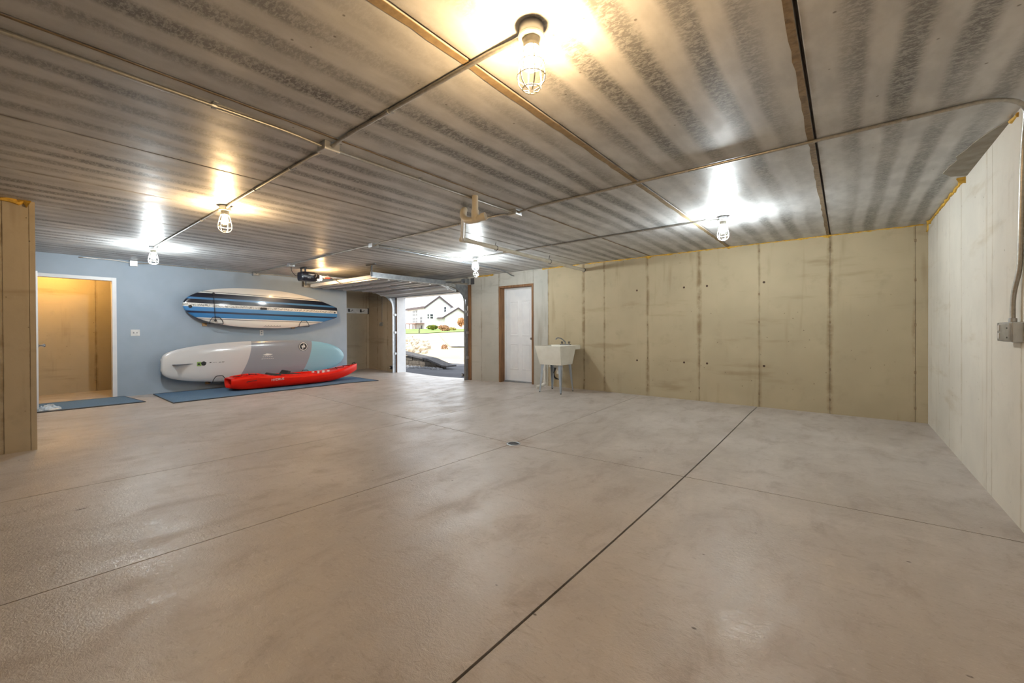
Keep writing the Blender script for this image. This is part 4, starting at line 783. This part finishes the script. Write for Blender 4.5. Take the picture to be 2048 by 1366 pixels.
# ------------------------------------------------------------------ outdoors
ASPH = simple('asphalt drive', (0.085, 0.085, 0.095), (0.065, 0.065, 0.075), 3, 0.95, 0, 0.15, bump=0.3)
GRASS = simple('lawn', (0.12, 0.21, 0.035), (0.18, 0.23, 0.06), 0.6, 0.9); DIRT = simple('dry ground', (0.38, 0.28, 0.16), (0.48, 0.38, 0.26), 0.35, 0.9); ROAD = simple('pale concrete road', (0.72, 0.70, 0.67), None, 0.5, 0.8)
def gz(d):     # ground height against forward distance
    pts = [(0, -0.10), (8, -0.14), (12, -0.24), (30, -0.35), (45, -0.2), (60, 0.10), (80, 0.62), (112, 1.45), (160, 2.2), (400, 4.0)]
    for (a, za), (b, zb_) in zip(pts, pts[1:]):
        if a <= d <= b: return za+(zb_-za)*(d-a)/(b-a)
    return pts[-1][1]
def gpt(d, lat): p = cfw0*d+crt*lat; return (p.x, p.y, gz(d))
def patch(name, mat, dl, lat, label, cat, lift=0.0, kind='structure'):
    vs = []; fs = []; n = 16
    for d in dl:
        for k in range(n+1):
            l0, l1 = lat(d); p = gpt(d, l0+(l1-l0)*k/n); vs.append((p[0], p[1], p[2]+lift))
    for i in range(len(dl)-1):
        for k in range(n): q = i*(n+1)+k; fs.append((q, q+1, q+n+2, q+n+1))
    m = MB(); m.add([v for v in vs], fs)
    return tag(obj(name, m, mat), label, cat, kind=kind)
vs = []; fs = []; DD = [9, 12, 16, 22, 30, 38, 45, 52, 60, 70, 80, 95, 112, 135, 160, 260, 400]
nL = 24
for d in DD:
    for k in range(nL+1): vs.append(gpt(d, -d*1.1+d*2.2*k/nL)[:2] + (gz(d)-0.10,))
for i in range(len(DD)-1):
    for k in range(nL): q = i*(nL+1)+k; fs.append((q, q+1, q+nL+2, q+nL+1))
vs2 = [v if v[1] > YO+0.6 else (v[0], YO+0.6, v[2]) for v in vs]
tag(obj('ground', MB().add(vs2, fs), DIRT), 'dry tan ground beyond the driveway', 'ground', kind='structure')
dv = MB().hull8([(-13.5, YB+0.18, -0.5), (-2.0, YB+0.18, -0.5), (-2.0, 11.6, -0.5), (-15.5, 11.6, -0.5), (-13.5, YB+0.18, -0.085), (-2.0, YB+0.18, -0.085), (-2.0, 11.6, -0.20), (-15.5, 11.6, -0.20)])
tag(obj('driveway', dv, ASPH), 'dark shaded asphalt driveway outside the garage door', 'driveway', kind='structure')
tag(obj('lawn', MB().add([gpt(78, -26)[:2]+(0.56,), gpt(78, -17)[:2]+(0.56,), gpt(92, -8.5)[:2]+(0.96,), gpt(111, -8)[:2]+(1.46,), gpt(111, -34)[:2]+(1.46,)], [(0, 1, 2, 3, 4)]), GRASS), 'green lawn below the white house', 'lawn', kind='structure')
patch('road', ROAD, [36, 45, 52, 60, 68, 76], lambda d: (-d*0.205+2, 6), 'pale concrete road beyond the dry ground', 'road', 0.02)
# low retaining wall of stacked dark blocks with sloping cap, ending at the drive
STONE = simple('dark wall block', (0.11, 0.095, 0.08), (0.075, 0.065, 0.055), 14, 0.95, 0, 0.1, bump=0.5); CAP = simple('dark cap', (0.09, 0.087, 0.09), (0.065, 0.062, 0.065), 10, 0.95, 0, 0.1)
rw = thing('retaining_wall', 'low dark block retaining wall with a sloping cap beside the driveway', 'wall', (-11.5, 9.3, -0.28))
def cap_z(x): return -0.06 if x > -10.35 else (-0.06+(-10.35-x)*0.245 if x > -11.15 else 0.136+(-11.15-x)*0.105)
for row in range(4):
    x = -10.45-0.12*(row % 2); zb0 = -0.33+row*0.135
    while x > -13.6:
        w = 0.30+rnd.uniform(-0.03, 0.05); zt0 = min(zb0+0.128, cap_z(x-w*0.5)-0.012)
        if zt0 > zb0+0.02: obj('block', MB().box((x-w+0.008, 9.22+rnd.uniform(-0.012, 0.012), zb0), (x, 9.50, zt0)), STONE, rw, bevel=0.008)
        x -= w
xs = [-10.15, -10.35, -10.75, -11.15, -11.9, -12.7, -13.6]
for a, b in zip(xs, xs[1:]):
    za, zb_ = cap_z(a), cap_z(b); obj('cap_slab', MB().hull8([(b, 9.12, zb_-0.005), (a-0.008, 9.12, za-0.005), (a-0.008, 9.58, za-0.005), (b, 9.58, zb_-0.005), (b, 9.12, zb_+0.055), (a-0.008, 9.12, za+0.055), (a-0.008, 9.58, za+0.055), (b, 9.58, zb_+0.055)]), CAP, rw, bevel=0.006)
# gravel strip in front of that wall
gm = MB()
for k in range(420):
    x = rnd.uniform(-13.0, -10.3); y = rnd.uniform(8.55 if x < -11 else 8.8, 9.14); s = rnd.uniform(0.018, 0.045); z = -0.085-(y-7.27)*0.0265
    gm.hull8([(x-s, y-s, z), (x+s, y-s*0.7, z), (x+s*0.8, y+s, z), (x-s*0.7, y+s, z), (x-s*0.5, y-s*0.4, z+s*1.3), (x+s*0.4, y-s*0.5, z+s*1.2), (x+s*0.5, y+s*0.4, z+s), (x-s*0.4, y+s*0.5, z+s*1.1)])
tag(obj('gravel', gm, simple('dark gravel', (0.09, 0.09, 0.10), (0.20, 0.205, 0.22), 30, 0.9)), 'dark gravel strip along the foot of the retaining wall', 'gravel', kind='stuff')
# boulders of the rip-rap slope
ROCK = simple('pale rock', (0.44, 0.38, 0.30), (0.28, 0.23, 0.17), 2.5, 0.9, bump=0.4)
placed = []
for k in range(900):
    d = rnd.uniform(28, 40); pxx = rnd.uniform(806, 848) if rnd.random() < 0.85 else rnd.uniform(846, 856); f = (d-28)/12; s = rnd.uniform(0.16, 0.36)
    if len(placed) >= 54 or any(math.hypot(d-a, (pxx-b)/F_PX*d) < (s+c)*1.18 for a, b, c in placed): continue
    placed.append((d, pxx, s))
    lat = (pxx-CX)/F_PX*d; base = gpt(d, lat); z = base[2]-0.1+f*0.75*max(0.15, 1-abs(pxx-822)/45)
    vs = []; ic = [(0, 0, 1), (0.9, 0, 0.4), (0.28, 0.85, 0.45), (-0.72, 0.53, 0.4), (-0.72, -0.53, 0.45), (0.28, -0.85, 0.4), (0.72, 0.53, -0.45), (-0.28, 0.85, -0.4), (-0.9, 0, -0.45), (-0.28, -0.85, -0.4), (0.72, -0.53, -0.45), (0, 0, -0.9)]
    for v in ic: q = rnd.uniform(0.75, 1.2); vs.append((base[0]+v[0]*s*q, base[1]+v[1]*s*q, z+s*0.45+v[2]*s*0.8*q))
    fs = [(0,1,2),(0,2,3),(0,3,4),(0,4,5),(0,5,1),(1,6,2),(2,7,3),(3,8,4),(4,9,5),(5,10,1),(6,7,2),(7,8,3),(8,9,4),(9,10,5),(10,6,1),(11,7,6),(11,8,7),(11,9,8),(11,10,9),(11,6,10)]
    tag(obj('boulder', MB().add(vs, fs), ROCK, org=(base[0], base[1], z)), 'pale boulder in the rock pile beyond the driveway', 'rock', 'boulders of the rock pile')

# white house with gable and garage wing, about 110 m away
HW = simple('house siding', (0.78, 0.79, 0.80), None, 0.5, 0.7); ROOF = simple('pale roof', (0.44, 0.45, 0.48), None, 0.6, 0.8); FAS = simple('fascia brown', (0.08, 0.06, 0.062), None, 1, 0.7); PANE = simple('window pane', (0.03, 0.034, 0.04), None, 1, 0.5); DECK = simple('deck wood', (0.22, 0.13, 0.11), None, 1, 0.8)
aa = math.radians(33); ga = crt*math.cos(aa)+cfw0*math.sin(aa); gb = -crt*math.sin(aa)+cfw0*math.cos(aa); UZ = Vector((0, 0, 1))
P0 = px(851, 663, 112.0)
hs = thing('house', 'white two-storey house with brown eaves beyond the lawn', 'house', P0)
def HP(a, b, z): return P0+ga*a+gb*b+UZ*z
GWd, HL, EV, PK = 7.9, 15.0, 6.9, 9.75
w5 = [HP(0, 0, -1.5), HP(GWd, 0, -1.5), HP(GWd, 0, EV), HP(GWd/2, 0, PK), HP(0, 0, EV)]
obj('wall', MB().prism(w5, gb*HL), HW, hs)
def slab3(p, q, r, s, th): return MB().hull8([p, q, r, s, p+UZ*th, q+UZ*th, r+UZ*th, s+UZ*th])
ov = 0.45; dz = (PK-EV)/(GWd/2)
obj('roof', slab3(HP(-ov, -ov, EV-ov*dz), HP(GWd/2, -ov, PK), HP(GWd/2, HL, PK), HP(-ov, HL, EV-ov*dz), 0.18), ROOF, hs)
obj('roof', slab3(HP(GWd/2, -ov, PK), HP(GWd+ov, -ov, EV-ov*dz), HP(GWd+ov, HL, EV-ov*dz), HP(GWd/2, HL, PK), 0.18), ROOF, hs)
obj('fascia', slab3(HP(-ov, -ov-0.06, EV-ov*dz-0.45), HP(GWd/2, -ov-0.06, PK-0.45), HP(GWd/2, -ov, PK-0.45), HP(-ov, -ov, EV-ov*dz-0.45), 0.62), FAS, hs)
obj('fascia', slab3(HP(GWd/2, -ov-0.06, PK-0.45), HP(GWd+ov, -ov-0.06, EV-ov*dz-0.45), HP(GWd+ov, -ov, EV-ov*dz-0.45), HP(GWd/2, -ov, PK-0.45), 0.62), FAS, hs)
obj('fascia', slab3(HP(-ov-0.05, -ov, EV-ov*dz-0.28), HP(-ov, -ov, EV-ov*dz-0.28), HP(-ov, HL, EV-ov*dz-0.28), HP(-ov-0.05, HL, EV-ov*dz-0.38), 0.60), FAS, hs)
def hwin(side, c, z, w, hh):
    if side == 'g': f0 = HP(c, -0.05, z); u = ga; n = -gb
    else: f0 = HP(-0.05, c, z); u = gb; n = -ga
    fr = obj('window', MB().prism([f0, f0+u*w, f0+u*w+UZ*hh, f0+UZ*hh], n*0.06), HW, hs)
    for q in (0, 1): z0 = 0.06+q*(hh/2-0.0); obj('pane', MB().prism([f0+n*0.061+u*0.08+UZ*z0, f0+n*0.061+u*(w-0.08)+UZ*z0, f0+n*0.061+u*(w-0.08)+UZ*(z0+hh/2-0.12), f0+n*0.061+u*0.08+UZ*(z0+hh/2-0.12)], n*0.03), PANE, fr)
for c in (6.2, 7.6, 9.0): hwin('s', c, 4.4, 0.75, 1.6); hwin('s', c, 2.5, 0.75, 1.5)
hwin('s', 2.1, 2.4, 0.8, 1.7); hwin('s', 3.3, 2.4, 0.8, 1.7); hwin('g', 0.5, 3.5, 0.5, 1.3); hwin('g', 1.3, 3.5, 0.9, 1.3); hwin('g', 5.4, 5.2, 0.7, 1.7)
dk = obj('deck', MB().prism([HP(-2.6, 0.6, 2.05), HP(-2.6, 9.5, 2.05), HP(-0.05, 9.5, 2.05), HP(-0.05, 0.6, 2.05)], UZ*0.28), DECK, hs)
for b in (0.8, 3.2, 6.0, 9.2): obj('deck_post', MB().prism([HP(-2.5, b, -1.2), HP(-2.3, b, -1.2), HP(-2.3, b+0.2, -1.2), HP(-2.5, b+0.2, -1.2)], UZ*3.3), DECK, dk)
obj('walkout_door', MB().prism([HP(-0.01, 2.0, -0.1), HP(-0.01, 3.4, -0.1), HP(-0.01, 3.4, 1.8), HP(-0.01, 2.0, 1.8)], -ga*0.05), HW, hs)
obj('walkout_glass', MB().prism([HP(-0.07, 2.2, 0.0), HP(-0.07, 3.2, 0.0), HP(-0.07, 3.2, 1.65), HP(-0.07, 2.2, 1.65)], -ga*0.03), PANE, hs)
# garage wing with its own gable
P1 = px(890, 662, 111.0)
def WP(a, b, z): return P1+ga*a+gb*b+UZ*z
obj('wing_wall', MB().prism([WP(0, 0, -1.5), WP(7.6, 0, -1.5), WP(7.6, 0, 3.9), WP(3.8, 0, 6.35), WP(0, 0, 3.9)], gb*7), HW, hs)
for u0, u1, za, zb_ in ((-0.9, 3.8, 3.6, 6.4), (3.8, 8.2, 6.4, 3.6)):
    obj('wing_roof', slab3(WP(u0, -0.45, za), WP(u1, -0.45, zb_), WP(u1, 7, zb_), WP(u0, 7, za), 0.16), ROOF, hs)
    obj('wing_fascia', slab3(WP(u0, -0.52, za-0.38), WP(u1, -0.52, zb_-0.38), WP(u1, -0.45, zb_-0.38), WP(u0, -0.45, za-0.38), 0.52), FAS, hs)
obj('wing_eave', slab3(WP(-0.95, -0.45, 3.3), WP(-0.85, -0.45, 3.3), WP(-0.85, 3, 3.3), WP(-0.95, 3, 3.3), 0.45), FAS, hs)
# hedges and shrubs before the house
def bush(name, label, c, rx, ry, rz_, n, mat, cat='shrub', leaf=0.22, group=None):
    m = MB(); c = Vector(c)
    for k in range(n):
        while True:
            v = Vector((rnd.uniform(-1, 1), rnd.uniform(-1, 1), rnd.uniform(-1, 1)))
            if 0.45 < v.length < 1: break
        p = c+crt*v.x*rx+cfw0*v.y*ry+UZ*(v.z*rz_+rz_*0.95); a = Vector((rnd.uniform(-1, 1), rnd.uniform(-1, 1), rnd.uniform(-1, 1))).normalized(); b = a.orthogonal().normalized(); s = leaf*rnd.uniform(0.6, 1.3)
        m.add([p-a*s, p+b*s*0.6, p+a*s, p-b*s*0.6], [(0, 1, 2, 3)])
    m.tube([c-UZ*0.3, c+UZ*rz_], 0.08, 5)
    return tag(obj(name, m, mat, org=c), label, cat, group)
HEDGE = simple('hedge green', (0.09, 0.125, 0.015), (0.21, 0.22, 0.03), 1.2, 0.9); RUST = simple('rusty shrub', (0.25, 0.12, 0.06), (0.37, 0.22, 0.115), 1.2, 0.9); STRAW = simple('straw shrub', (0.38, 0.28, 0.08), (0.32, 0.29, 0.08), 1.2, 0.9)
bush('hedge', 'clipped yellow-green hedge in front of the white house', px(865, 658.5, 100), 1.45, 0.8, 0.5, 700, HEDGE, 'hedge')
bush('shrub', 'rusty brown shrub at the end of the clipped hedge', px(887, 659, 99), 1.35, 0.8, 0.52, 600, RUST)
bush('shrub', 'sprawling rusty bush below the rusty hedge end', px(891, 664, 92), 0.95, 0.6, 0.62, 350, RUST)
bush('shrub', 'straw-coloured grass clump before the garage wing', px(904, 662, 97), 1.0, 0.6, 0.42, 350, STRAW)
bush('shrub', 'orange-leaved bush beside the garage track edge', px(922, 652, 80), 0.7, 0.6, 0.85, 300, simple('orange shrub', (0.45, 0.25, 0.10), (0.34, 0.15, 0.055), 1.2))
bush('shrub', 'bare tan shrub on the dry ground before the road', px(889, 701, 34), 0.28, 0.25, 0.27, 160, RUST, leaf=0.07)
sp = thing('young_tree', 'thin dark sapling at the corner of the lawn', 'tree', px(837, 672, 78))
q0 = px(837, 672, 78); obj('trunk', MB().tube([q0, q0+UZ*0.6+crt*0.1, q0+UZ*1.6+crt*0.25], [0.14, 0.10, 0.04], 6), STONE, sp)
for k in range(5): obj('branch', MB().tube([q0+UZ*(0.5+k*0.2)+crt*0.12, q0+UZ*(0.9+k*0.2)+crt*(0.12+rnd.uniform(-0.5, 0.6))], [0.06, 0.02], 5), STONE, sp)
